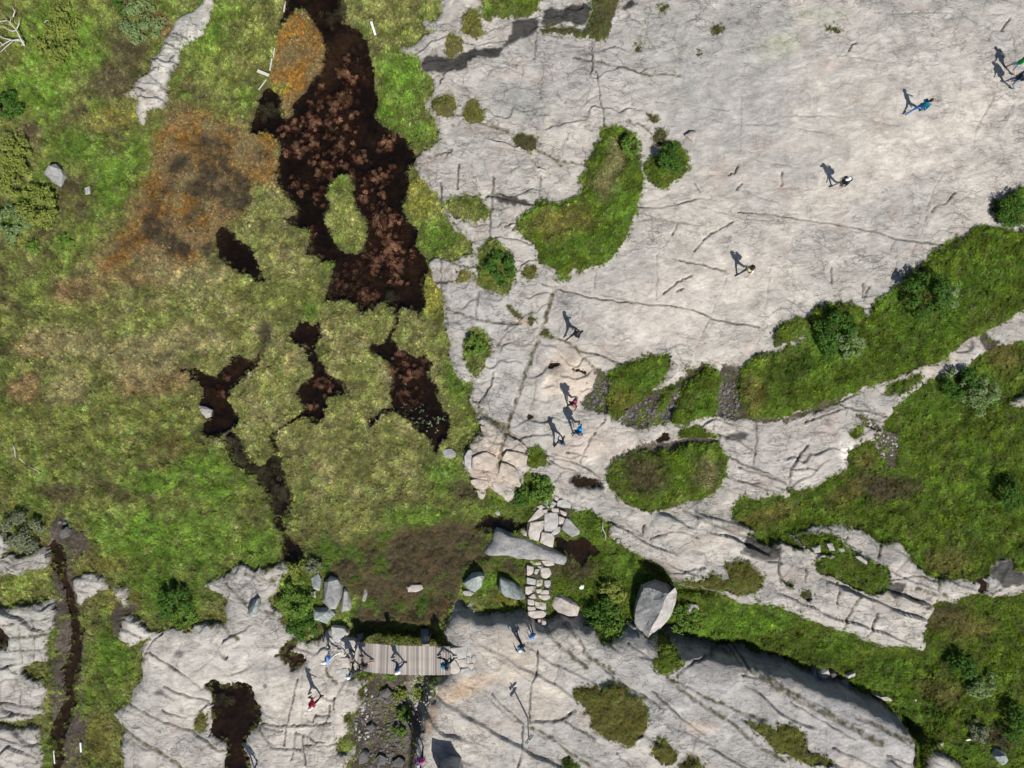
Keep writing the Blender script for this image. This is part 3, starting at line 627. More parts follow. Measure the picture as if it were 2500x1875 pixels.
for t_ in [('E', 500, 290, 200, 100, 0, TAN), ('E', 850, 180, 220, 90, 0, TAN * 1.05), ('E', 1150, 150, 240, 110, -15, STRAW), ('E', 250, 620, 170, 90, 20, TAN), ('E', 420, 600, 200, 90, 0, STRAW), ('E', 950, 860, 300, 100, 0, TAN), ('E', 820, 720, 260, 120, 0, STRAW * .9), ('E', 170, 900, 120, 110, 0, TAN), ('E', 430, 900, 140, 90, 20, STRAW), ('E', 1020, 620, 220, 110, 20, STRAW * .9),
           ('E', 420, 450, 260, 70, 5, MID), ('E', 900, 500, 280, 70, 12, MID), ('E', 620, 870, 110, 160, 0, MID * .9), ('E', 950, 1070, 350, 110, 0, MID), ('E', 300, 1150, 300, 140, 0, MID), ('E', 1350, 1480, 260, 170, 0, LUSH), ('E', 380, 1560, 140, 70, 0, HEATH), ('E', 1100, 1250, 130, 90, 0, OLIVE * .7), ('E', 950, 1500, 200, 90, 0, LUSH),
           ('F', 250, 320, 260, 120, 0, MID * 1.1), ('F', 380, 430, 100, 60, 0, LUSH), ('F', 1330, 850, 90, 170, 0, LUSH), ('F', 1190, 300, 70, 150, 0, YELLOW), ('F', 1330, 1180, 90, 120, 0, MID), ('F', 1250, 1480, 150, 160, 0, LUSH * .9), ('F', 1380, 1560, 120, 70, 0, HEATH),
           ('A', 400, 250, 340, 240, 0, LUSH * 1.05), ('A', 180, 560, 220, 170, 0, LUSH), ('A', 800, 330, 130, 200, 30, HEATH * 1.3), ('A', 700, 540, 130, 120, 0, HEATH * 1.5), ('A', 1010, 150, 70, 120, 30, TAN * .8), ('A', 180, 840, 90, 70, 0, HEATH * 1.4), ('A', 1330, 250, 150, 260, 25, LUSH), ('A', 1450, 420, 180, 180, 0, MID * 1.1), ('A', 880, 1000, 200, 130, 30, LUSH * .95), ('A', 450, 1180, 120, 60, 0, HEATH * 1.2), ('A', 520, 1330, 60, 110, 0, HEATH), ('A', 700, 1180, 150, 180, 0, LUSH * .9), ('A', 500, 930, 200, 120, 0, LUSH), ('A', 700, 750, 200, 90, 10, OLIVE * 1.1),
           ('B', 850, 80, 260, 100, 0, SEDGE), ('B', 1000, 450, 170, 130, 0, LUSH * 1.1), ('B', 950, 650, 160, 170, 0, LUSH * 1.15), ('B', 1090, 840, 90, 110, 0, LUSH), ('B', 1110, 1250, 90, 130, 0, YELLOW), ('B', 1200, 1490, 170, 110, 0, LUSH * .9), ('B', 60, 250, 120, 300, 0, MID),
           ('I', 1050, 230, 450, 220, 0, LUSH * 1.1), ('I', 680, 380, 160, 60, 0, OLIVE), ('I', 950, 560, 200, 130, 0, LUSH * .8), ('I', 780, 620, 130, 90, 0, OLIVE), ('I', 700, 1000, 160, 260, 0, LUSH * .85), ('I', 620, 1480, 120, 170, 0, OLIVE), ('I', 160, 520, 140, 90, 0, MID), ('I', 1200, 560, 160, 110, 0, DARKG * 1.3), ('I', 500, 250, 70, 60, 0, HEATH),
           ('J', 700, 100, 400, 110, 0, SEDGE * .9), ('J', 1100, 80, 250, 90, 0, LUSH), ('J', 350, 600, 150, 220, 0, LUSH * .9), ('J', 640, 680, 90, 80, 0, LUSH), ('J', 1480, 480, 110, 110, 0, LUSH), ('J', 1650, 600, 120, 60, 0, YELLOW * .8), ('J', 90, 260, 130, 160, 0, LUSH * .9),
           ('C', 770, 1000, 60, 150, 0, STRAW * .8), ('C', 730, 1180, 80, 110, 0, STRAW * .8), ('C', 450, 1420, 220, 100, 0, OLIVE), ('C', 820, 1330, 110, 180, 0, LUSH * .9), ('C', 640, 1560, 200, 90, 0, LUSH * .9), ('C', 690, 130, 70, 140, 0, LUSH),
           ('G', 930, 880, 90, 160, -30, LUSH * .8), ('G', 830, 990, 90, 90, 0, YELLOW * .7), ('G', 960, 1430, 180, 120, 0, HEATH * 1.2), ('G', 1340, 1430, 100, 110, 0, STRAW * .75), ('G', 1180, 1400, 120, 80, 0, DEEP), ('G', 1320, 1000, 90, 110, 0, LUSH * .7), ('G', 1640, 950, 70, 140, 0, OLIVE),
           ('H', 560, 660, 170, 130, 0, LUSH * 1.1), ('H', 1000, 380, 130, 120, 0, LUSH), ('H', 330, 800, 150, 80, 20, DARKG), ('H', 1180, 540, 250, 120, 30, LUSH * .8), ('H', 1500, 250, 250, 120, 30, LUSH * .8), ('H', 1300, 1000, 200, 120, 0, LUSH * .9), ('H', 1000, 1550, 200, 70, 0, HEATH * 1.2), ('H', 850, 1520, 130, 90, 0, HEATH), ('H', 1680, 700, 130, 90, 0, OLIVE * .9), ('H', 700, 1570, 160, 60, 20, OLIVE * .8), ('H', 830, 1350, 60, 70, 0, OLIVE),
           ('K', 760, 480, 90, 200, 0, LUSH), ('K', 620, 100, 80, 90, 0, LUSH * .8), ('K', 600, 430, 90, 90, 0, HEATH), ('K', 1500, 760, 330, 130, 12, LUSH * 1.1), ('K', 760, 1290, 160, 120, 0, OLIVE * .7), ('K', 470, 370, 90, 80, 0, HEATH * 1.2),
           ('L', 200, 760, 260, 90, 15, LUSH * 1.1), ('L', 700, 900, 260, 90, 15, LUSH * .8), ('L', 1000, 1080, 180, 110, 0, LUSH * .8), ('L', 1300, 700, 150, 90, 0, HEATH * 1.2), ('L', 1450, 780, 180, 100, 0, OLIVE), ('L', 1500, 1000, 200, 150, 0, DEEP), ('L', 1300, 1200, 140, 100, 0, OLIVE), ('L', 1650, 1500, 130, 110, 0, HEATH), ('L', 1200, 1350, 140, 110, 0, LUSH * .8), ('L', 1480, 1560, 160, 60, 0, LUSH), ('L', 1350, 350, 180, 90, 0, OLIVE), ('L', 200, 60, 220, 60, 15, OLIVE)]:
    k_ = 1.3 if t_[0] == 'E' and t_[6][0] > .3 else 1.0
    lay(emask(t_[0], t_[1], t_[2], t_[3] * k_, t_[4] * k_, t_[5]), t_[6], .78)
clump = fb(2.3, 3, 307, .6)
TINT *= np.exp(clump * 1.05)[..., None]
lay(np.clip(fb(1.7, 4, 311, .6) * 4 - .9, 0, 1) * (1 - .6 * rightness[..., 0]), STRAW, .35)
orange = pmask("A 1110,600 1200,680 1350,740 1480,790 1590,810 1700,900 1780,1000 1740,1150 1600,1140 1520,1100 1560,1250 1600,1330 1450,1360 1400,1460 1370,1530 E 1360,60 1150,80 1000,60 800,130 500,160 A 640,1620 760,1450 840,1260 920,1150 980,1000 1000,800 1050,700", .6)
lay(orange, TAN, .9)
lay(by(orange, np.clip(fb(.9, 4, 113) * 3 + .35, 0, 1)), ORANGE, .85)
lay(by(orange, np.clip(fb(1.3, 4, 127) * 3 - .3, 0, 1)), STRAW * .8, .6)
lay(by(orange, np.clip(fb(.8, 5, 129, .65) * 4 - .7, 0, 1)), DARKBOG, .75)
oisl = pmask("B 215,200 250,170 330,60 400,40 440,130 460,210 490,280 500,350 490,420 430,490 380,560 330,640 310,720 260,760 215,690 210,600 170,550 135,520 150,470 200,300", .2)
lay(oisl, TAN, .8)
lay(by(oisl, np.clip(fb(1.1, 4, 131) * 3 + .5, 0, 1)), ORANGE * 1.15, .85)
lay(emask('B', 200, 560, 80, 40), YELLOW, .8)
lay(emask('B', 130, 860, 90, 50), ORANGE, .8)
for t_ in ["A 1215,860 1330,850 1420,880 1480,940 1440,1000 1500,1060 1600,1170 1580,1300 1500,1350 1380,1310 1340,1240 1280,1330 1180,1300 1130,1230 1150,1150 1230,1130 1240,1060 1160,1060 1090,1100 1060,1080 1110,970 1250,980",
           "E 1610,690 1640,600 1640,490 1680,480 1700,560 1680,650 1640,700", "A 900,1340 1010,1380 1010,1450 1130,1490 1200,1570 1180,1640 1080,1600 1000,1520 850,1500 720,1600 640,1640 750,1540 880,1470", "A 1250,1560 1340,1500 1400,1600 1400,1659 E 1360,100 1250,60",
           "B 330,40 600,-100 640,160 560,200 460,180 420,90", "B 30,800 150,560 200,600 220,720 160,830"]:
    dm_ = pmask(t_, .18)
    dm_ = (dm_[0], dm_[1] * np.clip(.95 + N_MID[dm_[0]] * 2.2 + N_FINE[dm_[0]], 0, 1))
    lay(dm_, DARKBOG, .92)
    Z[dm_[0]] -= dm_[1] * .12 * VEG[dm_[0]]
    HEATHM[dm_[0]] = np.maximum(HEATHM[dm_[0]], dm_[1])
heath = pmask("J 390,200 560,180 640,280 740,250 830,140 1000,160 1200,150 1290,90 1460,140 1530,200 1520,330 1740,360 1760,480 1580,440 1500,420 1360,440 1350,620 1260,680 1200,790 640,780 690,640 700,500 620,470 520,460 440,330", .35)
lay(heath, HEATH, .92)
lay(by(heath, np.clip(fb(1.0, 4, 139) * 4 - .3, 0, 1)), LUSH * .8, .85)
lay(by(heath, np.clip(fb(1.7, 4, 149) * 3 - .2, 0, 1)), TAN * .7, .5)
HEATHM[heath[0]] = np.maximum(HEATHM[heath[0]], heath[1] * .8)
lay(pmask("J 680,790 1230,800 1240,920 690,900", .2), DARKG, .8)
for rid_, r_ in enumerate(REGIONS):          # dry heather on some patches
    if r_.get('label') and ('heather' in r_['label'] or 'brownish' in r_['label'] or 'brown green' in r_['label'] or 'moss' in r_['label'] or 'tussock' in r_['label']):
        lay(blur(LAB == rid_, .08, 1), OLIVE * .8 if 'moss' not in r_['label'] else HEATH * 1.3, .7)
        HEATHM = np.maximum(HEATHM, .6 * (LAB == rid_))

TINT *= (1.0 + .15 * (1 - rightness)) * C3(1.0, .965, 1.0)
# rock colour
ROCKC = np.empty((NY, NX, 3), np.float32)
ROCKC[:] = C3(.405, .393, .372)


def stain(mask, col, s=1.0):
    paint(ROCKC, mask, col, s)


stain(np.clip(N_BIG * 2.5 + .2, 0, 1), C3(.48, .455, .415), .7)
stain(np.clip(fb(.5, 5, 151, .6) * 2.6 - .1, 0, 1), C3(.33, .325, .31), .65)
stain(np.clip(fbm(GX * .7 + GY * .7, GY * .9 - GX * .6, .8, 5, 157, .6) * 3 - .35, 0, 1), C3(.36, .30, .265), .5)
for t_ in [('C', 1100, 300, 350, 260, 0, C3(.30, .315, .285), .5), ('D', 250, 300, 150, 90, 20, C3(.37, .42, .25), .55), ('D', 500, 100, 200, 60, 0, C3(.34, .37, .29), .5), ('C', 1250, 620, 160, 70, 0, C3(.33, .36, .30), .5), ('C', 1750, 300, 90, 90, 0, C3(.38, .42, .26), .5), ('D', 100, 150, 250, 200, 0, C3(.28, .28, .28), .5), ('C', 200, 650, 200, 130, -20, C3(.27, .28, .27), .7),
           ('C', 1500, 500, 500, 420, 0, C3(.335, .332, .33), .65), ('C', 600, 400, 500, 300, 0, C3(.37, .36, .355), .5), ('D', 800, 1080, 800, 170, 33, C3(.505, .475, .435), .85), ('D', 1400, 750, 600, 180, 35, C3(.52, .487, .445), .85), ('G', 1250, 330, 650, 250, 20, C3(.485, .455, .42), .8), ('D', 1500, 1250, 350, 200, 20, C3(.48, .455, .42), .7), ('D', 1200, 400, 500, 200, 10, C3(.46, .44, .415), .6), ('G', 750, 560, 300, 100, -15, C3(.455, .43, .405), .5), ('G', 500, 830, 180, 220, 0, C3(.50, .43, .36), .8), ('G', 600, 1280, 230, 130, 15, C3(.50, .44, .39), .8), ('K', 100, 960, 200, 140, 0, C3(.50, .45, .385), .8), ('K', 330, 1210, 160, 130, 0, C3(.48, .43, .37), .6), ('J', 450, 1250, 320, 380, 0, C3(.485, .455, .415), .75), ('I', 1250, 1050, 420, 320, 0, C3(.465, .45, .42), .75), ('J', 1440, 1110, 170, 60, 25, C3(.55, .43, .31), .6), ('J', 1330, 1170, 110, 45, 30, C3(.54, .40, .27), .6), ('J', 1170, 1340, 32, 170, -20, C3(.52, .38, .26), .7), ('J', 1260, 1180, 60, 60, 0, C3(.54, .45, .36), .8),
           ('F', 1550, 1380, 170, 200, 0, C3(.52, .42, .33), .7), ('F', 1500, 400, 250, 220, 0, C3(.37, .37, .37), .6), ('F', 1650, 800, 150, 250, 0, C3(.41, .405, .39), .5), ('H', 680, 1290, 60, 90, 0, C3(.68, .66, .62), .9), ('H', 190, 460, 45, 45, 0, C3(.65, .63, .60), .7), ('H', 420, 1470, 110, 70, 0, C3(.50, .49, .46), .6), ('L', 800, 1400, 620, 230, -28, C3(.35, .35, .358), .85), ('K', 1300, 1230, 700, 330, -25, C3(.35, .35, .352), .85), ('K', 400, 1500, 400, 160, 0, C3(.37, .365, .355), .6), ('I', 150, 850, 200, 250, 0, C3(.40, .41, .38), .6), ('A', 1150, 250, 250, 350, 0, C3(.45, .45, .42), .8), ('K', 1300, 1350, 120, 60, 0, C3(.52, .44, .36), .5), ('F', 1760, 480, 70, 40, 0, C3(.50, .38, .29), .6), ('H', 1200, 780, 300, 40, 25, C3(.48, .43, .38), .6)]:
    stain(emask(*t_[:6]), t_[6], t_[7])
WETC = C3(.040, .039, .038)
for t_ in ["B 1105,400 1180,360 1290,370 1400,335 1480,320 1600,340 1660,270 1690,130 1815,125 C 300,110 290,200 180,240 120,290 40,370 -20,405 B 1480,370 1400,400 1390,440 1230,470 1130,470", "C 330,40 450,50 600,20 620,150 540,190 480,150 320,180", "C 0,1220 80,1250 170,1260 270,1290 240,1310 100,1290 0,1270", "C 830,30 900,10 940,20 880,70 840,60", "L 0,180 120,220 240,270 260,330 100,310 0,290", "K 1560,180 1700,200 1815,250 1815,330 1650,320 1560,260", "L 920,480 1000,460 1070,480 980,560 910,550", "L 1600,360 1700,340 1815,420 1815,520 1600,500", "G 1450,1190 1560,1175 1660,1190 1600,1220 1480,1225", "G 480,1480 560,1465 700,1490 700,1545 600,1550 500,1520"]:
    stain(pmask(t_, .055), WETC * (1.9 if t_[0] in 'JLGK' else 1.0), .96)
for t_ in [('I', 1155, 930, 38, 28), ('I', 1025, 1165, 42, 26), ('J', 135, 1125, 14, 16)]:
    stain(emask(*t_, 0), C3(.10, .095, .09), .8)
# dirt where turf and rock meet, soil and moss in the cracks
edge = np.clip(blur(VEG | MUD, .10, 2) * 2.2 - .15, 0, 1) * (.55 + N_FINE)
stain(np.clip(edge, 0, 1), C3(.15, .13, .10), .6)
stain(crackv * (1 - mossv), C3(.05, .045, .04), .85)
stain(np.clip(mossv * (.75 + N_FINE * 1.4), 0, 1), C3(.085, .075, .035), .9)
ROUGH = np.ones((NY, NX, 1), np.float32)
for t_ in [('D', 500, 800, 1100, 700, 0, .35), ('C', 1500, 900, 600, 500, 0, .4), ('G', 1200, 300, 700, 350, 10, .35), ('G', 500, 800, 300, 300, 0, .45), ('K', 120, 1000, 220, 200, 0, .5), ('G', 600, 1270, 260, 150, 0, .45), ('I', 1250, 1050, 420, 320, 0, .5), ('J', 350, 1150, 300, 200, 0, .5), ('K', 300, 1200, 500, 300, 0, .6), ('L', 700, 1450, 500, 200, -25, .55), ('K', 1500, 1250, 400, 200, -25, .6)]:
    paint(ROUGH, emask(*t_[:6]), np.array([t_[6]], np.float32), 1.0)
MUDC = np.empty((NY, NX, 3), np.float32)
MUDC[:] = C3(.058, .047, .037)
mm_ = np.clip(fb(1.0, 4, 163) * 2.5 + .3, 0, 1)[..., None]
MUDC[:] = MUDC * (1 - mm_) + C3(.108, .090, .072) * mm_
paint(MUDC, emask('J', 1100, 1250, 110, 200, -15), C3(.27, .235, .195), 1)
for t_ in [('I', 400, 500, 110, 420, 0), ('I', 420, 1250, 110, 450, 0)]:
    paint(MUDC, emask(*t_), C3(.062, .051, .041), .8)
BEDC = np.empty((NY, NX, 3), np.float32)
BEDC[:] = C3(.040, .030, .020)
mm_ = np.clip(fb(.7, 4, 167) * 2.6 + .1, 0, 1)[..., None]
BEDC[:] = BEDC * (1 - mm_) + C3(.105, .074, .047) * mm_
for t_ in ["B 500,200 640,180 760,230 800,400 790,500 700,420 600,380 560,470 480,520 440,640 380,660 420,560 480,460", "F 540,100 760,20 760,180 860,330 650,345 540,330"]:
    paint(BEDC, pmask(t_, .3), C3(.14, .105, .074), 1)
marg_ = np.clip(blur(~WATER, .25, 2) * 2.2 - .1, 0, 1)[..., None] * (.5 + np.clip(N_MID, -.4, .5))[..., None]
BEDC[:] = BEDC * (1 - marg_) + C3(.13, .10, .065) * marg_
brown_ = np.isin(LAB, [q for q in POOLS if REGIONS[q]['name'] in ('rock_pool', 'pothole', 'ditch_water') and 'black' not in REGIONS[q]['label']])
BEDC[brown_] = BEDC[brown_] * .8 + C3(.085, .068, .052)
ROCKC *= C3(.975, .960, .938)
COL = np.where(ROCK[..., None], ROCKC, np.where(WATER[..., None], BEDC, np.where(MUD[..., None], MUDC, TINT * .26 + C3(.030, .024, .014))))
# ---------------------------------------------------------------- helpers
MATS = {}


def nodes_of(name):
    m = bpy.data.materials.new(name)
    m.use_nodes = True
    nt = m.node_tree
    nt.nodes.clear()
    MATS[name] = m
    return m, nt


def N(nt, typ, **kw):
    n = nt.nodes.new(typ)
    for k, v in kw.items():
        if k.startswith('i_'):
            n.inputs[k[2:].replace('_', ' ')].default_value = v
        elif k.startswith('n_'):
            n.inputs[int(k[2:])].default_value = v
        else:
            setattr(n, k, v)
    return n


def L(nt, a, b, ao=0, bi=0):
    nt.links.new(a.outputs[ao], b.inputs[bi])


def ramp(nt, src, p0, v0, p1, v1, so=0):
    r = N(nt, 'ShaderNodeMapRange')
    r.inputs['From Min'].default_value = p0
    r.inputs['From Max'].default_value = p1
    r.inputs['To Min'].default_value = v0
    r.inputs['To Max'].default_value = v1
    L(nt, src, r, so, 0)
    return r


def mult(nt, col, fac_node, co=0):
    """colour * scalar"""
    v = N(nt, 'ShaderNodeVectorMath', operation='SCALE')
    nt.links.new(col.outputs[co], v.inputs[0])
    nt.links.new(fac_node.outputs[0], v.inputs['Scale'])
    return v


def finish(nt, colnode, rough=.9, bump=None, co=0, spec=.25):
    o = N(nt, 'ShaderNodeOutputMaterial')
    b = N(nt, 'ShaderNodeBsdfPrincipled')
    b.inputs['Roughness'].default_value = rough
    b.inputs['Specular IOR Level'].default_value = spec
    nt.links.new(colnode.outputs[co], b.inputs['Base Color'])
    if bump:
        nt.links.new(bump.outputs[0], b.inputs['Normal'])
    nt.links.new(b.outputs[0], o.inputs[0])
    return b


def rock_material(name, attr=True, color=(.4, .385, .37), scale=1.0, contrast=1.0):
    m, nt = nodes_of(name)
    tc = N(nt, 'ShaderNodeTexCoord')
    if attr:
        base = N(nt, 'ShaderNodeAttribute', attribute_name='col')
    else:
        base = N(nt, 'ShaderNodeRGB')
        base.outputs[0].default_value = (*color, 1)
    mp = N(nt, 'ShaderNodeMapping')
    mp.inputs['Rotation'].default_value = (0, 0, math.radians(-20))
    mp.inputs['Scale'].default_value = (scale * 1.0, scale * 2.6, scale * 2)
    L(nt, tc, mp, 3)
    n1 = N(nt, 'ShaderNodeTexNoise', i_Scale=.9 * scale, i_Detail=9.0, i_Roughness=.68, i_Distortion=.6)
    L(nt, tc, n1, 3)
    n2 = N(nt, 'ShaderNodeTexNoise', i_Scale=1.6, i_Detail=8.0, i_Roughness=.66, i_Distortion=1.2)
    L(nt, mp, n2)
    n3 = N(nt, 'ShaderNodeTexNoise', i_Scale=16.0 * scale, i_Detail=4.0, i_Roughness=.7)
    L(nt, tc, n3, 3)
    vo = N(nt, 'ShaderNodeTexVoronoi', feature='DISTANCE_TO_EDGE', i_Scale=.62 * scale)
    wv = N(nt, 'ShaderNodeVectorMath', operation='MULTIPLY_ADD')
    nz = N(nt, 'ShaderNodeTexNoise', i_Scale=.8 * scale, i_Detail=5.0, i_Roughness=.6)
    L(nt, tc, nz, 3)
    L(nt, nz, wv, 1, 0)
    wv.inputs[1].default_value = (1.5, 1.5, 1.5)
    nt.links.new(tc.outputs[3], wv.inputs[2])
    L(nt, wv, vo)
    hair = ramp(nt, vo, 0.0, 0.0, .014, 1.0)
    # hairlines come and go
    gate = ramp(nt, n1, .47, 0.0, .56, 1.0)
    hmix = N(nt, 'ShaderNodeMath', operation='MAXIMUM')
    L(nt, hair, hmix)
    L(nt, gate, hmix, 0, 1)
    c = mult(nt, base, ramp(nt, n1, .28, 1 - .30 * contrast, .72, 1 + .26 * contrast))
    c = mult(nt, c, ramp(nt, n2, .30, 1 - .22 * contrast, .70, 1 + .18 * contrast))
    c = mult(nt, c, ramp(nt, n3, .3, .86, .7, 1.12))
    # second, finer joint net
    mp2 = N(nt, 'ShaderNodeMapping')
    mp2.inputs['Rotation'].default_value = (0, 0, math.radians(24))
    mp2.inputs['Scale'].default_value = (.55, 1.5, 1)
    L(nt, wv, mp2)
    vo2 = N(nt, 'ShaderNodeTexVoronoi', feature='DISTANCE_TO_EDGE', i_Scale=1.05 * scale)
    L(nt, mp2, vo2)
    hair2 = ramp(nt, vo2, 0.0, 0.0, .022, 1.0)
    gate3 = ramp(nt, nz, .45, 0.0, .53, 1.0)
    h2 = N(nt, 'ShaderNodeMath', operation='MAXIMUM')
    L(nt, hair2, h2)
    L(nt, gate3, h2, 0, 1)
    hm = N(nt, 'ShaderNodeMath', operation='MULTIPLY')
    L(nt, hmix, hm)
    L(nt, h2, hm, 0, 1)
    hmix = hm

    def worn(fac):
        # strength of the joints fades where the rock is walked smooth
        if not attr:
            return fac
        w = N(nt, 'ShaderNodeMix', data_type='FLOAT')
        w.inputs[2].default_value = 1.0
        nt.links.new(base.outputs['Alpha'], w.inputs[0])
        nt.links.new(fac.outputs[0], w.inputs[3])
        return w
    c = mult(nt, c, worn(ramp(nt, hmix, 0, .58, 1, 1.0)))
    # foliation streaks: thin dark wavering lines
    n6 = N(nt, 'ShaderNodeTexNoise', i_Scale=.75, i_Detail=6.0, i_Roughness=.62, i_Distortion=.9)
    L(nt, mp, n6)
    rg = N(nt, 'ShaderNodeMath', operation='SUBTRACT')
    L(nt, n6, rg)
    rg.inputs[1].default_value = .5
    rg2 = N(nt, 'ShaderNodeMath', operation='ABSOLUTE')
    L(nt, rg, rg2)
    streak = ramp(nt, rg2, 0.0, 0.0, .011, 1.0)
    gate2 = ramp(nt, nz, .44, 0.0, .58, 1.0)
    smix = N(nt, 'ShaderNodeMath', operation='MAXIMUM')
    L(nt, streak, smix)
    L(nt, gate2, smix, 0, 1)
    c = mult(nt, c, worn(ramp(nt, smix, 0, .70, 1, 1.0)))
    # pale lichen flecks and dark grains
    n4 = N(nt, 'ShaderNodeTexNoise', i_Scale=9.0 * scale, i_Detail=3.0, i_Roughness=.8)
    L(nt, tc, n4, 3)
    c = mult(nt, c, ramp(nt, n4, .64, 1.0, .72, 1.22))
    c = mult(nt, c, ramp(nt, n4, .27, .72, .36, 1.0))
    # hue drift: warm feldspar streaks
    n5 = N(nt, 'ShaderNodeTexNoise', i_Scale=2.3, i_Detail=5.0, i_Roughness=.6)
    L(nt, mp, n5)
    hv = N(nt, 'ShaderNodeMix', data_type='RGBA', blend_type='MULTIPLY')
    hv.inputs[0].default_value = 1.0
    fw = ramp(nt, n5, .45, 0, .75, .55)
    nt.links.new(fw.outputs[0], hv.inputs[0])
    nt.links.new(c.outputs[0], hv.inputs[6])
    hv.inputs[7].default_value = (1.06, .99, .90, 1)
    # bump
    s1 = N(nt, 'ShaderNodeMath', operation='MULTIPLY_ADD')
    L(nt, n2, s1)
    s1.inputs[1].default_value = 1.0
    L(nt, n3, s1, 0, 2)
    s2 = N(nt, 'ShaderNodeMath', operation='MULTIPLY_ADD')
    hs = N(nt, 'ShaderNodeMath', operation='ADD')
    L(nt, hmix, hs)
    L(nt, smix, hs, 0, 1)
    L(nt, hs, s2)
    s2.inputs[1].default_value = .6
    L(nt, s1, s2, 0, 2)
    s3 = N(nt, 'ShaderNodeMath', operation='MULTIPLY_ADD')
    L(nt, n1, s3)
    s3.inputs[1].default_value = 2.2
    L(nt, s2, s3, 0, 2)
    bp = N(nt, 'ShaderNodeBump', i_Strength=.6, i_Distance=.05)
    if attr:
        nt.links.new(ramp(nt, base, 0, .22, 1, .85, so=3).outputs[0], bp.inputs['Strength'])
    nt.links.new(s3.outputs[0], bp.inputs['Height'])
    finish(nt, hv, .92, bp, 2, .2)
    return m


rock_material('rock')
rock_material('rock_grey', False, (.33, .33, .325), 2.0)
rock_material('rock_pale', False, (.46, .44, .42), 2.0)
rock_material('rock_pink', False, (.47, .42, .385), 2.0)
rock_material('rock_tan', False, (.48, .415, .35), 2.0)
rock_material('rock_lichen', False, (.36, .40, .385), 2.6, 1.5)
rock_material('rock_dark', False, (.15, .147, .143), 2.0)
rock_material('path_stone', False, (.53, .485, .44), 2.5, .7)
rock_material('path_stone_grey', False, (.45, .44, .42), 2.5, .7)


def ground_material(name, lo=.7, hi=1.25, scale=9, bumpd=.05, rough=.95):
    m, nt = nodes_of(name)
    tc = N(nt, 'ShaderNodeTexCoord')
    base = N(nt, 'ShaderNodeAttribute', attribute_name='col')
    n1 = N(nt, 'ShaderNodeTexNoise', i_Scale=float(scale), i_Detail=6.0, i_Roughness=.7)
    L(nt, tc, n1, 3)
    n2 = N(nt, 'ShaderNodeTexNoise', i_Scale=scale * .25, i_Detail=4.0, i_Roughness=.6)
    L(nt, tc, n2, 3)
    c = mult(nt, base, ramp(nt, n1, .3, lo, .7, hi))
    c = mult(nt, c, ramp(nt, n2, .3, .8, .7, 1.2))
    bp = N(nt, 'ShaderNodeBump', i_Strength=.9, i_Distance=bumpd)
    nt.links.new(n1.outputs[0], bp.inputs['Height'])
    finish(nt, c, rough, bp, 0, .15)
    return m


ground_material('turf')
ground_material('mud', .55, 1.5, 7, .10, .7)
ground_material('peat_bed', .6, 1.5, 4, .05)

# peaty water: looks down to a brown bed, mirrors a little sky
m, nt = nodes_of('water')
o = N(nt, 'ShaderNodeOutputMaterial')
tr = N(nt, 'ShaderNodeBsdfTransparent')
tr.inputs[0].default_value = (.36, .31, .255, 1)
gl = N(nt, 'ShaderNodeBsdfGlossy')
gl.inputs['Roughness'].default_value = .04
gl.inputs[0].default_value = (1, 1, 1, 1)
fr = N(nt, 'ShaderNodeFresnel')
fr.inputs[0].default_value = 1.33
nzw = N(nt, 'ShaderNodeTexNoise', i_Scale=5.0, i_Detail=2.0)
bpw = N(nt, 'ShaderNodeBump', i_Strength=.12, i_Distance=.02)
nt.links.new(nzw.outputs[0], bpw.inputs['Height'])
nt.links.new(bpw.outputs[0], gl.inputs['Normal'])
mx = N(nt, 'ShaderNodeMixShader')
nt.links.new(fr.outputs[0], mx.inputs[0])
nt.links.new(tr.outputs[0], mx.inputs[1])
nt.links.new(gl.outputs[0], mx.inputs[2])
nt.links.new(mx.outputs[0], o.inputs[0])


def plant_material(name, src='INSTANCER', color=None, trans=.35, vary=.3):
    m, nt = nodes_of(name)
    o = N(nt, 'ShaderNodeOutputMaterial')
    if color is None:
        base = N(nt, 'ShaderNodeAttribute', attribute_name='tint', attribute_type=src)
    else:
        base = N(nt, 'ShaderNodeRGB')
        base.outputs[0].default_value = (*color, 1)
    g = N(nt, 'ShaderNodeNewGeometry')
    r = N(nt, 'ShaderNodeMapRange')
    nt.links.new(g.outputs['Random Per Island'], r.inputs[0])
    r.inputs['To Min'].default_value = 1 - vary
    r.inputs['To Max'].default_value = 1 + vary
    c = mult(nt, base, r)
    d = N(nt, 'ShaderNodeBsdfDiffuse')
    t = N(nt, 'ShaderNodeBsdfTranslucent')
    nt.links.new(c.outputs[0], d.inputs[0])
    nt.links.new(c.outputs[0], t.inputs[0])
    x = N(nt, 'ShaderNodeMixShader')
    x.inputs[0].default_value = trans
    nt.links.new(d.outputs[0], x.inputs[1])
    nt.links.new(t.outputs[0], x.inputs[2])
    nt.links.new(x.outputs[0], o.inputs[0])
    return m


plant_material('grass_blade')
plant_material('leaf_dark', color=(.075, .155, .030))
plant_material('leaf_mid', color=(.14, .235, .045))
plant_material('leaf_yellow', color=(.24, .285, .065))
plant_material('leaf_pale', color=(.21, .29, .12))
plant_material('leaf_grey', color=(.20, .225, .14))


def plain(name, color, rough=.8, vary=.15, scale=12, spec=.3):
    m, nt = nodes_of(name)
    tc = N(nt, 'ShaderNodeTexCoord')
    base = N(nt, 'ShaderNodeRGB')
    base.outputs[0].default_value = (*color, 1)
    n1 = N(nt, 'ShaderNodeTexNoise', i_Scale=float(scale), i_Detail=4.0, i_Roughness=.6)
    L(nt, tc, n1, 3)
    c = mult(nt, base, ramp(nt, n1, .3, 1 - vary, .7, 1 + vary))
    finish(nt, c, rough, None, 0, spec)
    return m


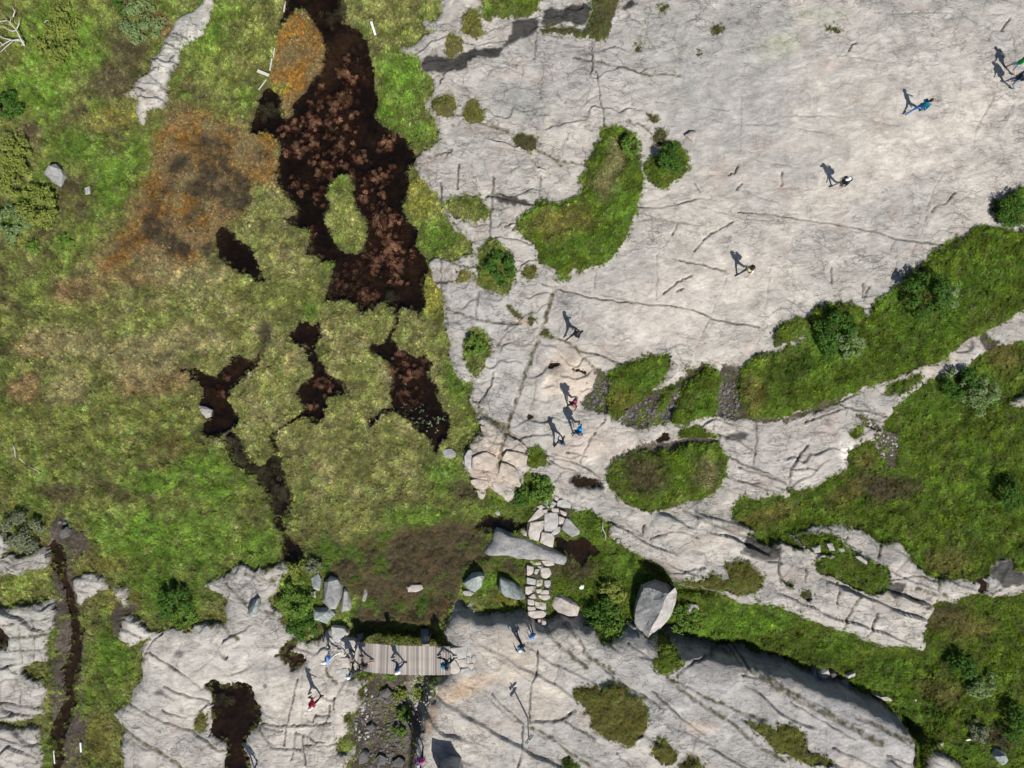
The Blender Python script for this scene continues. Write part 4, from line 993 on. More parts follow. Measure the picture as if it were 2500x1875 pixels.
plain('dead_wood', (.50, .47, .43), .9, .2)
plain('twig', (.10, .075, .055), .9, .2)
plain('white_board', (.74, .73, .70), .7, .1)
plain('steel', (.25, .26, .27), .4, .1)
# weathered deck board: tone differs from board to board
m, nt = nodes_of('deck_board')
tc = N(nt, 'ShaderNodeTexCoord')
oi = N(nt, 'ShaderNodeObjectInfo')
base = N(nt, 'ShaderNodeRGB')
base.outputs[0].default_value = (.36, .325, .295, 1)
mp = N(nt, 'ShaderNodeMapping')
mp.inputs['Scale'].default_value = (30, 2, 10)
L(nt, tc, mp, 3)
n1 = N(nt, 'ShaderNodeTexNoise', i_Scale=1.0, i_Detail=5.0)
L(nt, mp, n1)
c = mult(nt, base, ramp(nt, oi, 0, .62, 1, 1.32, so=5))
c = mult(nt, c, ramp(nt, n1, .3, .8, .7, 1.2))
finish(nt, c, .85)

KEEP = scene.collection


def link(o, parent=None):
    KEEP.objects.link(o)
    if parent is not None:
        o.parent = parent
    return o


def tag(o, label=None, cat=None, group=None, kind=None):
    if label:
        o['label'] = label
    if cat:
        o['category'] = cat
    if group:
        o['group'] = group
    if kind:
        o['kind'] = kind
    return o


def empty(name, loc, rz=0):
    o = bpy.data.objects.new(name, None)
    o.location = loc
    o.rotation_euler = (0, 0, rz)
    o.empty_display_size = .2
    return link(o)


def mesh_np(name, co, quads, mat, parent=None, smooth=True, attrs=None):
    me = bpy.data.meshes.new(name)
    n = len(co)
    q = len(quads)
    k = quads.shape[1] if q else 4
    me.vertices.add(n)
    me.vertices.foreach_set('co', np.ascontiguousarray(co, np.float32).ravel())
    me.loops.add(q * k)
    me.loops.foreach_set('vertex_index', np.ascontiguousarray(quads, np.int32).ravel())
    me.polygons.add(q)
    me.polygons.foreach_set('loop_start', np.arange(q, dtype=np.int32) * k)
    me.polygons.foreach_set('use_smooth', np.full(q, smooth, bool))
    me.update(calc_edges=True)
    for an, data in (attrs or {}).items():
        a = me.attributes.new(an, 'FLOAT_COLOR', 'POINT')
        rgba = np.ones((n, 4), np.float32)
        rgba[:, :data.shape[1]] = data
        a.data.foreach_set('color', rgba.ravel())
    me.materials.append(MATS[mat])
    return link(bpy.data.objects.new(name, me), parent)


def mesh_py(name, verts, faces, mat, parent=None, smooth=False, bevel=0):
    me = bpy.data.meshes.new(name)
    me.from_pydata(verts, [], faces)
    me.polygons.foreach_set('use_smooth', [smooth] * len(me.polygons))
    me.materials.append(MATS[mat])
    me.update()
    return link(bpy.data.objects.new(name, me), parent)


# ---------------------------------------------------------------- ground pieces out of the height map
CELL = LAB[:-1, :-1]
VID = np.arange(NY * NX, dtype=np.int32).reshape(NY, NX)
order = np.argsort(CELL.ravel(), kind='stable')
bounds = np.searchsorted(CELL.ravel()[order], np.arange(len(REGIONS) + 1))
ZF, GXF, GYF, COLF = Z.ravel(), GX.ravel(), GY.ravel(), np.concatenate([COL, ROUGH], 2).reshape(-1, 4)


def cells_mesh(name, cells, mat, parent=None, dz=None, col=True):
    i, j = cells // (NX - 1), cells % (NX - 1)
    q = np.stack([VID[i, j], VID[i, j + 1], VID[i + 1, j + 1], VID[i + 1, j]], 1)
    u, inv = np.unique(q.ravel(), return_inverse=True)
    co = np.stack([GXF[u], GYF[u], ZF[u] if dz is None else np.full(len(u), dz, np.float32)], 1)
    return mesh_np(name, co, inv.reshape(-1, 4), mat, parent, True, {'col': COLF[u]} if col else None)


MATOF = {'rock': 'rock', 'outcrop': 'rock', 'mud': 'mud', 'patch': 'turf', 'meadow': 'turf', 'islet': 'turf', 'pool': 'peat_bed'}
PART = {'patch': 'turf', 'islet': 'turf'}
ROOT = {}
for rid, r in enumerate(REGIONS):
    cells = order[bounds[rid]:bounds[rid + 1]]
    if len(cells) == 0:
        continue
    kd = r['kind']
    if kd in ('patch', 'islet'):
        i, j = cells // (NX - 1), cells % (NX - 1)
        root = empty(r['name'], (0, 0, 0))
        tag(root, r['label'], r['cat'], 'grass patches on the bedrock' if kd == 'patch' else None)
        cells_mesh('turf', cells, 'turf', root)
        ROOT[rid] = root
    elif kd == 'outcrop':
        o = cells_mesh(r['name'], cells, 'rock')
        tag(o, r['label'], r['cat'], 'rock outcrops in the turf')
    elif kd == 'pool':
        tag(cells_mesh('pool_bed', cells, 'peat_bed'), kind='structure')
        m_ = np.zeros((NY - 1, NX - 1), np.float32)
        m_.ravel()[cells] = 1
        k_ = m_.copy()
        for dy in (-2, -1, 0, 1, 2):
            for dx in (-2, -1, 0, 1, 2):
                k_ = np.maximum(k_, np.roll(np.roll(m_, dy, 0), dx, 1))
        o = cells_mesh('water', np.flatnonzero(k_.ravel() > 0), 'water', dz=r['zw'], col=False)
        tag(o, r['label'], kind='structure')
    else:
        tag(cells_mesh(r['name'], cells, MATOF[kd]), kind='structure')

# moor going on beyond the surveyed ground
bi = np.concatenate([np.stack([np.zeros(NX - 1, int), np.arange(NX - 1)], 1), np.stack([np.arange(NY - 1), np.full(NY - 1, NX - 1)], 1),
                     np.stack([np.full(NX - 1, NY - 1), np.arange(NX - 1, 0, -1)], 1), np.stack([np.arange(NY - 1, 0, -1), np.zeros(NY - 1, int)], 1)])
nb = len(bi)
bx, by_ = GX[bi[:, 0], bi[:, 1]], GY[bi[:, 0], bi[:, 1]]
bz, bc = Z[bi[:, 0], bi[:, 1]], COL[bi[:, 0], bi[:, 1]]
rings, cols = [np.stack([bx, by_, bz], 1)], [bc]
for f_ in (1.12, 1.5, 3, 10, 60):
    rx, ry = bx * f_, by_ * f_
    rings.append(np.stack([rx, ry, bz / f_ + fbm(rx, ry, .15, 3, 5) * .8], 1))
    cols.append(bc * .6 + np.array([.10, .11, .05]) * .4 if f_ < 2 else np.tile(np.array([[.09, .10, .05]]), (nb, 1)))
qs = []
idx = np.arange(nb)
for k_ in range(len(rings) - 1):
    a_, b_ = idx + k_ * nb, np.roll(idx, -1) + k_ * nb
    qs.append(np.stack([a_, a_ + nb, b_ + nb, b_], 1))
tag(mesh_np('moor', np.concatenate(rings), np.concatenate(qs), 'turf', None, True, {'col': np.concatenate(cols)}), kind='structure')

# ---------------------------------------------------------------- plants: small tufts set out one by one over the turf
TUFTS = bpy.data.collections.new('tuft_shapes')


def tuft_object(name, verts, faces):
    me = bpy.data.meshes.new(name)
    me.from_pydata(verts, [], faces)
    me.materials.append(MATS['grass_blade'])
    o = bpy.data.objects.new(name, me)
    TUFTS.objects.link(o)


def blade(V, F, p, ang, length, width, rise, droop, seg=2):
    ca, sa = math.cos(ang), math.sin(ang)
    b = len(V)
    for s in range(seg + 1):
        t = s / seg
        out = length * (t * .55 + t * t * .45) * droop
        z = rise * (t - .45 * t * t)
        w = width * (1 - t) ** .7 * .5
        if s == seg:
            V.append((p[0] + ca * out, p[1] + sa * out, p[2] + z))
        else:
            V.append((p[0] + ca * out - sa * w, p[1] + sa * out + ca * w, p[2] + z))
            V.append((p[0] + ca * out + sa * w, p[1] + sa * out - ca * w, p[2] + z))
    for s in range(seg - 1):
        F.append((b + 2 * s, b + 2 * s + 1, b + 2 * s + 3, b + 2 * s + 2))
    F.append((b + 2 * seg - 2, b + 2 * seg - 1, b + 2 * seg))


tr_ = random.Random(11)
for k in range(4):                                   # 0-3 grass
    V, F = [], []
    for b in range(20):
        a = tr_.uniform(0, 6.283)
        r0 = tr_.uniform(0, .07)
        blade(V, F, (r0 * math.cos(a + 1), r0 * math.sin(a + 1), -.02), a if k != 3 else tr_.gauss(.5, .7), tr_.uniform(.12, .28), tr_.uniform(.016, .034), tr_.uniform(.09, .24), tr_.uniform(.5, 1.0))
    tuft_object('tuft_%d' % k, V, F)
for k in range(2):                                   # 4,5 heather: a low dome of twigs and leaflets
    V, F = [], []
    for b in range(46):
        a = tr_.uniform(0, 6.283)
        r0 = .17 * math.sqrt(tr_.random())
        z0 = .13 * (1 - (r0 / .19) ** 2) * tr_.uniform(.6, 1.1)
        blade(V, F, (r0 * math.cos(a), r0 * math.sin(a), z0), tr_.uniform(0, 6.283), tr_.uniform(.03, .075), tr_.uniform(.014, .028), tr_.uniform(-.01, .06), 1.0)
    tuft_object('tuft_%d' % (4 + k), V, F)
V, F = [], []                                        # 6 water moss, feathery and nearly flat
for b in range(44):
    a = tr_.uniform(0, 6.283)
    r0 = .15 * math.sqrt(tr_.random())
    blade(V, F, (r0 * math.cos(a), r0 * math.sin(a), tr_.uniform(-.02, .02)), a + tr_.gauss(0, .8), tr_.uniform(.05, .13), tr_.uniform(.010, .022), tr_.uniform(-.01, .03), 1.0)
tuft_object('tuft_6', V, F)
V, F = [], []                                        # 7 floating leaves
for b in range(3):
    a = tr_.uniform(0, 6.283)
    c = (tr_.uniform(-.12, .12), tr_.uniform(-.12, .12))
    n0 = len(V)
    for q in range(7):
        t = q / 7 * 6.283
        u, v = .05 * math.cos(t), .028 * math.sin(t)
        V.append((c[0] + u * math.cos(a) - v * math.sin(a), c[1] + u * math.sin(a) + v * math.cos(a), .006))
    F.append(tuple(range(n0, n0 + 7)))
tuft_object('tuft_7', V, F)
V, F = [], []                                        # 8 leafy sprig
for b in range(16):
    a = tr_.uniform(0, 6.283)
    blade(V, F, (tr_.gauss(0, .06), tr_.gauss(0, .06), tr_.uniform(.02, .16)), a, tr_.uniform(.06, .12), tr_.uniform(.04, .065), tr_.uniform(-.02, .04), 1.0, 2)
tuft_object('tuft_8', V, F)

gn = bpy.data.node_groups.new('set_out_tufts', 'GeometryNodeTree')
gn.interface.new_socket('Geometry', in_out='INPUT', socket_type='NodeSocketGeometry')
gn.interface.new_socket('Geometry', in_out='OUTPUT', socket_type='NodeSocketGeometry')
gi, go = gn.nodes.new('NodeGroupInput'), gn.nodes.new('NodeGroupOutput')
ci = gn.nodes.new('GeometryNodeCollectionInfo')
ci.inputs['Collection'].default_value = TUFTS
ci.inputs['Separate Children'].default_value = True
ci.inputs['Reset Children'].default_value = True
ip = gn.nodes.new('GeometryNodeInstanceOnPoints')
ip.inputs['Pick Instance'].default_value = True


def named(nm, typ):
    a = gn.nodes.new('GeometryNodeInputNamedAttribute')
    a.data_type = typ
    a.inputs['Name'].default_value = nm
    return a


gn.links.new(gi.outputs[0], ip.inputs['Points'])
gn.links.new(ci.outputs[0], ip.inputs['Instance'])
gn.links.new(named('pick', 'INT').outputs[0], ip.inputs['Instance Index'])
gn.links.new(named('turn', 'FLOAT_VECTOR').outputs[0], ip.inputs['Rotation'])
gn.links.new(named('size', 'FLOAT_VECTOR').outputs[0], ip.inputs['Scale'])
gn.links.new(ip.outputs[0], go.inputs[0])


def tufts(name, pos, pick, turn, size, tint, parent=None):
    me = bpy.data.meshes.new(name)
    n = len(pos)
    me.vertices.add(n)
    me.vertices.foreach_set('co', np.ascontiguousarray(pos, np.float32).ravel())
    a = me.attributes.new('pick', 'INT', 'POINT')
    a.data.foreach_set('value', np.ascontiguousarray(pick, np.int32))
    a = me.attributes.new('turn', 'FLOAT_VECTOR', 'POINT')
    a.data.foreach_set('vector', np.ascontiguousarray(turn, np.float32).ravel())
    a = me.attributes.new('size', 'FLOAT_VECTOR', 'POINT')
    a.data.foreach_set('vector', np.ascontiguousarray(size, np.float32).ravel())
    a = me.attributes.new('tint', 'FLOAT_COLOR', 'POINT')
    c4 = np.ones((n, 4), np.float32)
    c4[:, :3] = tint
    a.data.foreach_set('color', c4.ravel())
    me.materials.append(MATS['grass_blade'])
    o = link(bpy.data.objects.new(name, me), parent)
    md = o.modifiers.new('tufts', 'NODES')
    md.node_group = gn
    return tag(o, kind='stuff')


def grow(cells, density, rs):
    n = int(len(cells) * DX * DX * density)
    c = cells[rs.randint(0, len(cells), n)]
    i, j = c // (NX - 1), c % (NX - 1)
    x = XS[j] + rs.rand(n) * DX
    y = YS[i] + rs.rand(n) * DX
    z = ground(x, y)
    h = HEATHM[i, j]
    keep = rs.rand(n) > h * .45
    i, j, x, y, z, h = i[keep], j[keep], x[keep], y[keep], z[keep], h[keep]
    n = len(x)
    heathy = rs.rand(n) < h * .85
    pick = np.where(heathy, 4 + rs.randint(0, 2, n), rs.randint(0, 4, n))
    tint = TINT[i, j].copy()
    jit = np.exp(rs.normal(0, .22, n))[:, None]
    tint *= jit
    dry = (rs.rand(n) < .10)[:, None]
    tint = np.where(dry, tint * .5 + np.array([.24, .205, .11]) * .5, tint)
    tint[:, 0] *= np.exp(rs.normal(0, .10, n))
    tint[:, 2] *= np.exp(rs.normal(0, .12, n))
    s = rs.uniform(.42, .85, n) * np.where(heathy, 1.15, 1.0)
    # taller where the grass is lush
    lush = np.clip((tint[:, 1] - tint[:, 0]) / .08, 0, 1)
    s *= (.85 + .4 * lush)
    s *= np.clip(1 + N_MID[i, j] * .6, .7, 1.3)
    tint *= 1.25
    turn = np.stack([rs.normal(0, .18, n), rs.normal(0, .18, n), rs.uniform(0, 6.283, n)], 1)
    # broad wind-combed fields: turf leans together
    wind = fbm(x, y, .35, 2, 211) * 9
    turn[:, 2] = np.where(pick == 3, wind + rs.normal(0, .4, n), turn[:, 2])
    size = np.stack([s, s, s * rs.uniform(.8, 1.6, n)], 1)
    return np.stack([x, y, z], 1), pick, turn, size, tint


rs = np.random.RandomState(21)
for rid, r in enumerate(REGIONS):
    cells = order[bounds[rid]:bounds[rid + 1]]
    if len(cells) == 0:
        continue
    if r['kind'] == 'meadow':
        o = tufts('grass', *grow(cells, 105, rs))
        o['label'] = 'grass, sedge and heath covering the bog and meadow'
    elif r['kind'] in ('patch', 'islet'):
        tufts('grass', *grow(cells, 120, rs), parent=ROOT[rid])
# ragged fringe where turf creeps out over the rock
fr_ = np.flatnonzero(((blur(VEG, .12, 2) > .03) & (ROCK | MUD) & (N_FINE + N_MID > .02))[:-1, :-1].ravel())
fringe = list(grow(fr_, 60, rs))
fringe[3] *= .7
fringe[4] = fringe[4] * .6 + np.array([.11, .095, .04]) * .4
tufts('fringe_moss', *fringe)['label'] = 'ragged moss and grass fringe creeping onto the rock'
mg_ = np.flatnonzero((MUD & (N_MID + .5 * N_FINE > .06))[:-1, :-1].ravel())
mudg = list(grow(mg_, 45, rs))
mudg[3] *= .85
tufts('mud_grass', *mudg)['label'] = 'scattered grass tufts on the mud and in the gully'
# sedge standing in the shallow margins of the pools
mw_ = np.flatnonzero((WATER & (blur(~WATER, .2, 2) > .12) & (N_MID + .6 * N_FINE > .0) & (GX < 1))[:-1, :-1].ravel())
marg = list(grow(mw_, 60, rs))
marg[0][:, 2] += .10
marg[3] *= .8
marg[4] = marg[4] * .35 + np.array([.10, .09, .04]) * .5
tufts('margin_sedge', *marg)['label'] = 'sedge and moss standing in the shallow pool margins'
# sparse plants in cracks and mud
cr = np.flatnonzero(((mossv[:-1, :-1] > .35) & (N_FINE[:-1, :-1] + N_MID[:-1, :-1] > -.05)).ravel())
crackm = list(grow(cr, 40, rs))
crackm[1][:] = 4 + crackm[1] % 2
crackm[3] *= .6
crackm[4] = crackm[4] * .35 + np.array([.075, .068, .028]) * .65
tufts('crack_moss', *crackm)['label'] = 'moss and small grass growing in the cracks of the bedrock'
# ---------------------------------------------------------------- water plants
def blobs(items, density, rs, zoff, col, spread, pick=6, sub=0.0):
    P, C, Sz = [], [], []
    for tile, cx, cy, rad in items:
        x0, y0 = at(tile, cx, cy, -.3)
        R = rad * TILES[tile][2] / PXM
        # a blob is a handful of feathery cushions with water between them
        m = max(2, int(R * R * 3.1416 * 7)) if sub else 1
        for q in range(m):
            if sub:
                ra, rd = rs.uniform(0, 6.283), R * 1.05 * math.sqrt(rs.rand())
                sx, sy, sr = x0 + rd * math.cos(ra), y0 + rd * math.sin(ra), (.06 + .30 * rs.rand() ** 1.7) * sub
            else:
                sx, sy, sr = x0, y0, R
            n = int(sr * sr * 3.1416 * density) + 2
            a = rs.uniform(0, 6.283, n)
            ph = rs.uniform(0, 6.283, 2)
            rr = sr * np.sqrt(rs.rand(n)) * (1 + .4 * np.sin(a * 3 + ph[0]) + .3 * np.sin(a * 7 + ph[1]))
            x, y = sx + rr * np.cos(a), sy + rr * np.sin(a)
            j = np.clip(((x - X0) / DX).astype(int), 0, NX - 1)
            i = np.clip(((y - Y0) / DX).astype(int), 0, NY - 1)
            lab = LAB[i, j]
            k = np.isin(lab, POOLS)
            zw = np.array([REGIONS[w].get('zw', -.3) for w in lab])
            z = zw + rs.uniform(*zoff, n) - .03 * (rr / sr) ** 2 + (rs.normal(0, .02) if sub else 0)
            c = np.array(col) * math.exp(rs.normal(0, .18)) * np.exp(rs.normal(0, spread, n))[:, None] * np.exp(rs.normal(0, .08, (n, 3)))
            P.append(np.stack([x, y, z], 1)[k])
            C.append(c[k])
            Sz.append((rs.uniform(.25, .75, n) if pick == 6 else rs.uniform(.5, 1.1, n))[k])
    P, C, Sz = np.concatenate(P), np.concatenate(C), np.concatenate(Sz)
    n = len(P)
    turn = np.stack([rs.normal(0, .15, n), rs.normal(0, .15, n), rs.uniform(0, 6.283, n)], 1)
    return P, np.full(n, pick), turn, np.stack([Sz, Sz, Sz], 1), C


BL = [('B', 640, 430, 60), ('B', 620, 520, 75), ('B', 730, 520, 60), ('B', 520, 620, 95), ('B', 450, 710, 95), ('B', 600, 690, 60), ('B', 380, 800, 95), ('B', 470, 840, 90), ('B', 680, 790, 60), ('B', 560, 830, 40), ('B', 240, 850, 60), ('B', 590, 900, 60), ('B', 420, 900, 75), ('B', 720, 950, 60), ('B', 850, 930, 60), ('B', 370, 1000, 75), ('B', 320, 960, 75), ('B', 500, 1040, 95), ('B', 690, 1050, 60), ('B', 760, 1030, 50), ('B', 850, 1110, 80), ('B', 780, 1120, 45), ('B', 320, 1180, 80), ('B', 480, 1160, 75), ('B', 470, 1250, 50), ('B', 760, 1220, 55), ('B', 830, 1250, 60), ('B', 880, 1285, 50), ('B', 860, 1400, 90), ('B', 930, 1470, 100), ('B', 880, 1550, 100), ('B', 970, 1600, 90), ('B', 450, 1480, 50), ('B', 930, 900, 45), ('B', 920, 1080, 45), ('B', 660, 640, 50), ('B', 560, 760, 50), ('B', 700, 700, 50),
      ('F', 850, 90, 70), ('F', 950, 130, 70), ('F', 830, 150, 60), ('F', 1000, 190, 60), ('F', 960, 250, 50), ('F', 780, 330, 50), ('F', 960, 710, 55), ('F', 1010, 770, 65), ('F', 1130, 740, 60), ('F', 1060, 840, 60), ('F', 950, 790, 50), ('F', 960, 950, 65), ('F', 1080, 940, 45), ('F', 450, 1010, 40), ('F', 500, 900, 70), ('F', 560, 900, 55), ('E', 1395, 930, 18), ('E', 1430, 840, 16)]
rs = np.random.RandomState(31)
o = tufts('water_moss', *blobs(BL, 110, rs, (-.07, .035), (.24, .13, .078), .38, 6, 1.0))
o['label'] = 'reddish brown water moss breaking the surface of the bog pools'
o = tufts('drowned_moss', *blobs([('F', 640, 180, 120), ('F', 620, 260, 90), ('F', 720, 270, 100), ('F', 700, 150, 80), ('F', 760, 60, 60), ('B', 700, 380, 80), ('F', 470, 870, 70), ('F', 1050, 980, 90), ('B', 560, 980, 100), ('B', 700, 1300, 60), ('B', 850, 1320, 90)], 70, rs, (-.10, .02), (.15, .085, .05), .3))
o['label'] = 'drowned brown moss under the shallow bog water'
o = tufts('floating_leaves', *blobs([('F', 1100, 1080, 110), ('F', 1200, 1130, 90), ('F', 1020, 1040, 60), ('F', 1020, 880, 25), ('F', 460, 690, 25), ('F', 1260, 1090, 40)], 10, rs, (.0, .01), (.16, .22, .12), .25, 7))
o['label'] = 'small green leaves floating on the southern bog pool'
o = tufts('pool_sedge', *blobs([('I', 1430, 1220, 50), ('F', 920, 320, 40), ('B', 540, 120, 60), ('B', 140, 700, 60), ('E', 1470, 1260, 60), ('E', 1530, 1340, 60), ('E', 1600, 1410, 60), ('F', 110, 1450, 70), ('F', 190, 1400, 60), ('F', 220, 1560, 80), ('F', 200, 1650, 60), ('F', 190, 1320, 40)], 55, rs, (-.02, .02), (.055, .05, .03), .4, 5))
o['label'] = 'dark sedge standing in shallow pool edges'

# ---------------------------------------------------------------- boulders, blocks and slabs
def resample(pts, n):
    p = np.array(pts)
    q = np.roll(p, -1, 0)
    d = np.hypot(*(q - p).T)
    c = np.concatenate([[0], np.cumsum(d)])
    out = []
    for t in np.linspace(0, c[-1], n, endpoint=False):
        k = min(np.searchsorted(c, t, 'right') - 1, len(p) - 1)
        f = (t - c[k]) / max(d[k], 1e-6)
        out.append(p[k] + (q[k] - p[k]) * f)
    return np.array(out)


def boulder_mesh(pts, zg, h, n=20, top=.55, tilt=(0, 0), rough=.05, seed=0, rings=None, deep=.3, shift=(0, 0)):
    r = random.Random(seed)
    p = resample(pts, n)
    c = p.mean(0)
    R = np.hypot(*(p - c).T).mean()
    rings = rings or [(1.02, None), (1.03, .10), (.98, .42), (.5 + .4 * top + .05, .80), (top, .97), (top * .5, 1.0)]
    V, F = [], []
    jit = [r.gauss(0, 1) for _ in range(n)]
    for k, (s, zf) in enumerate(rings):
        for i in range(n):
            js = s * (1 + rough * (jit[i] * .7 + r.gauss(0, .6)))
            x, y = c + (p[i] - c) * js
            z = zg - deep if zf is None else zg + h * zf * (1 + rough * 1.3 * r.gauss(0, 1) + .5 * rough * jit[i])
            if zf is not None:
                z += zf * (tilt[0] * (x - c[0]) + tilt[1] * (y - c[1]))
                x += shift[0] * zf
                y += shift[1] * zf
            V.append((x - c[0], y - c[1], z - zg))
    V.append((shift[0], shift[1], h * 1.0))
    m = len(rings)
    for k in range(m - 1):
        for i in range(n):
            j = (i + 1) % n
            F.append((k * n + i, k * n + j, (k + 1) * n + j, (k + 1) * n + i))
    for i in range(n):
        F.append(((m - 1) * n + i, (m - 1) * n + (i + 1) % n, m * n))
    # make outline counter-clockwise
    a = sum(p[i][0] * p[(i + 1) % n][1] - p[(i + 1) % n][0] * p[i][1] for i in range(n))
    if a < 0:
        F = [f[::-1] for f in F]
    return V, F, c


def hull_mesh(pts, zg, h, top=.55, tilt=(0, 0), seed=0, n=12, deep=.3):
    import bmesh
    r = random.Random(seed * 7 + 1)
    p = np.array(pts) if len(pts) <= 12 else resample(pts, 11)
    c = p.mean(0)
    bm = bmesh.new()
    for q in p:
        d = q - c
        bm.verts.new((d[0] * 1.02, d[1] * 1.02, -deep))
        f = r.uniform(.35, .85)
        s = r.uniform(.97, 1.03)
        z = h * f + .6 * (tilt[0] * d[0] + tilt[1] * d[1])
        bm.verts.new((d[0] * s, d[1] * s, max(.03, z)))
    ang = r.uniform(0, 6)
    for k in range(6):
        q = p[r.randrange(len(p))] - c
        s = top * r.uniform(.8, 1.45)
        s = min(s, .92)
        bm.verts.new((q[0] * s, q[1] * s, h * r.uniform(.86, 1.05) + tilt[0] * q[0] * s + tilt[1] * q[1] * s))
    res = bmesh.ops.convex_hull(bm, input=bm.verts)
    bmesh.ops.delete(bm, geom=list({g for g in res['geom_interior'] + res['geom_unused'] if isinstance(g, bmesh.types.BMVert)}), context='VERTS')
    bmesh.ops.triangulate(bm, faces=[f for f in bm.faces if len(f.verts) > 4])
    bmesh.ops.subdivide_edges(bm, edges=[e for e in bm.edges if e.calc_length() > .25], cuts=1)
    for v in bm.verts:
        v.co += Vector((r.gauss(0, .008), r.gauss(0, .008), r.gauss(0, .010)))
    bm.verts.index_update()
    V = [tuple(v.co) for v in bm.verts]
    F = [tuple(v.index for v in f.verts) for f in bm.faces]
    bm.free()
    return V, F, c


def boulder(text, h, mat, label, name='boulder', cat='boulder', group=None, parent=None, zg=None, smooth=False, **kw):
    pts0 = metres(survey(text))
    c0 = np.array(pts0).mean(0)
    if zg is None:
        zg = float(np.percentile(ground(np.array(pts0)[:, 0], np.array(pts0)[:, 1]), 30))
    pts = metres(survey(text), zg + h * .45)
    if kw.get('n', 20) > 24:
        V, F, c = boulder_mesh(pts, zg, h, **kw)
    else:
        kw.pop('rough', None)
        V, F, c = hull_mesh(pts, zg, h, **kw)
    o = mesh_py(name, V, F, mat, parent, smooth and kw.get('n', 20) > 24)
    o.location = (c[0], c[1], zg)
    if label:
        tag(o, label, cat, group)
    return o


GB = 'loose boulders'
boulder('x 1068,1905 1075,1872 1100,1864 1122,1872 1130,1900 1110,1930 1080,1930', 2.1, 'rock_grey', 'tall boulder at the bottom edge casting a broad shadow', group=GB, seed=33, n=12, top=.6)
for k, (t, h, m, lb) in enumerate([('J 700,1580 740,1540 780,1560 770,1620 720,1630', .35, 'rock_dark', 'dark block in the lower gully rubble, left of three'), ('J 820,1600 850,1570 890,1590 880,1640 830,1640', .3, 'rock_dark', 'dark block in the lower gully rubble, middle of three'), ('J 930,1620 970,1590 1010,1610 990,1650 940,1650', .3, 'rock_dark', 'dark block in the lower gully rubble, right of three'), ('J 850,1170 900,1150 930,1180 890,1210 850,1200', .3, 'rock_dark', 'dark rock in the gully below the middle of the bridge'), ('J 710,1250 750,1240 760,1290 730,1310', .35, 'rock_pale', 'pale triangular block at the left gully side'), ('J 700,1180 760,1130 775,1160 730,1210', .3, 'rock_pale', 'pale slab at the left gully side near the bridge'), ('J 760,1390 800,1370 830,1400 790,1430', .25, 'rock_dark', 'dark flat rock midway down the gully')]):
    boulder(t, h, m, lb, group=GB, seed=110 + k, n=9)
boulder("A 285,1100 330,1050 360,1040 400,1080 405,1110 385,1150 375,1180 320,1145", .55, 'rock_grey', 'lone grey boulder in the green scrub at the far left', group=GB, seed=1, n=16, tilt=(-.2, .3))
boulder("A 540,1190 570,1180 575,1230 545,1235", .2, 'rock_pale', 'small pale stone in brown heather right of the lone boulder', group=GB, seed=2, n=10)
boulder("E 1250,1010 1300,1020 1340,1040 1335,1080 1310,1090 1270,1050", .3, 'rock_pale', 'white rock on the bank of the branching pool', group=GB, seed=3, n=12, zg=-.35)
boulder("C 1225,855 1260,835 1300,835 1295,865 1275,895", .32, 'rock_pink', 'single reddish stone lying on the open plateau', group=GB, seed=4, n=12, top=.4)
boulder("I 380,195 395,150 430,130 445,150 440,190 400,208", .4, 'rock_dark', 'dark grey boulder in mud at the head of the ditch', group=GB, seed=5, n=12)
boulder("I 1570,640 1600,600 1635,590 1640,630 1620,690 1590,700 1570,680", .6, 'rock_lichen', 'pointed two toned boulder on the pale rocks left of the footbridge', group=GB, seed=6, n=14, top=.35, tilt=(.5, -.4))
boulder("J 500,480 530,450 580,470 605,510 600,580 570,650 540,640 490,600 500,540", .75, 'rock_grey', 'big fissured block among bushes north west of the footbridge', group=GB, seed=7, n=22, tilt=(0, -.15))
boulder("J 415,460 460,430 480,460 470,530 430,520", .4, 'rock_lichen', 'small green grey rock left of the fissured block', group=GB, seed=8, n=12)
boulder("J 430,650 530,650 565,690 520,735 440,710", .7, 'rock_lichen', 'white edged boulder just above the left end of the footbridge', group=GB, seed=9, n=16, tilt=(0, -.4))
boulder("J 600,640 625,520 645,540 640,590 665,610 660,660 610,670", .45, 'rock_grey', 'slab leaning right of the fissured block', group=GB, seed=10, n=14)
boulder("J 415,545 440,540 445,585 420,580", .2, 'rock_pink', 'small pink stone beside the fissured block', group=GB, seed=11, n=9)
boulder("J 750,510 775,505 770,560 755,605 735,605", .12, 'rock_grey', 'flat narrow stone lying in the brown heath', group=GB, seed=12, n=12)
boulder("J 1015,510 1050,490 1110,500 1125,520 1080,545 1030,540", .32, 'rock_pink', 'pale pink boulder alone in the brown heath', group=GB, seed=13, n=14)
boulder("J 1375,490 1430,430 1480,425 1510,440 1490,510 1450,545 1400,520", .75, 'rock_lichen', 'square sided grey boulder west of the stone causeway', group=GB, seed=14, n=14, top=.75, tilt=(.1, .2))
boulder("J 1370,540 1420,530 1450,550 1420,570 1385,565", .25, 'rock_pale', 'low pale stone under the square sided boulder', group=GB, seed=15, n=10)
boulder("J 1390,640 1420,610 1450,605 1430,635", .15, 'rock_grey', 'thin slab at the foot of the slab below the square boulder', group=GB, seed=16, n=9)
boulder("s 175,1010 190,975 340,1030 420,1090 465,1170 460,1200 370,1190 240,1165 170,1110", .85, 'rock_lichen', 'pale green wedge shaped boulder touching the causeway from the left', group=GB, seed=17, n=18, top=.6, tilt=(0, -.35))
boulder("K 370,570 430,555 520,600 560,640 540,690 490,695 420,670 370,620", .6, 'rock_pink', 'rounded brownish boulder touching the causeway from the right', group=GB, seed=18, n=18, smooth=True)
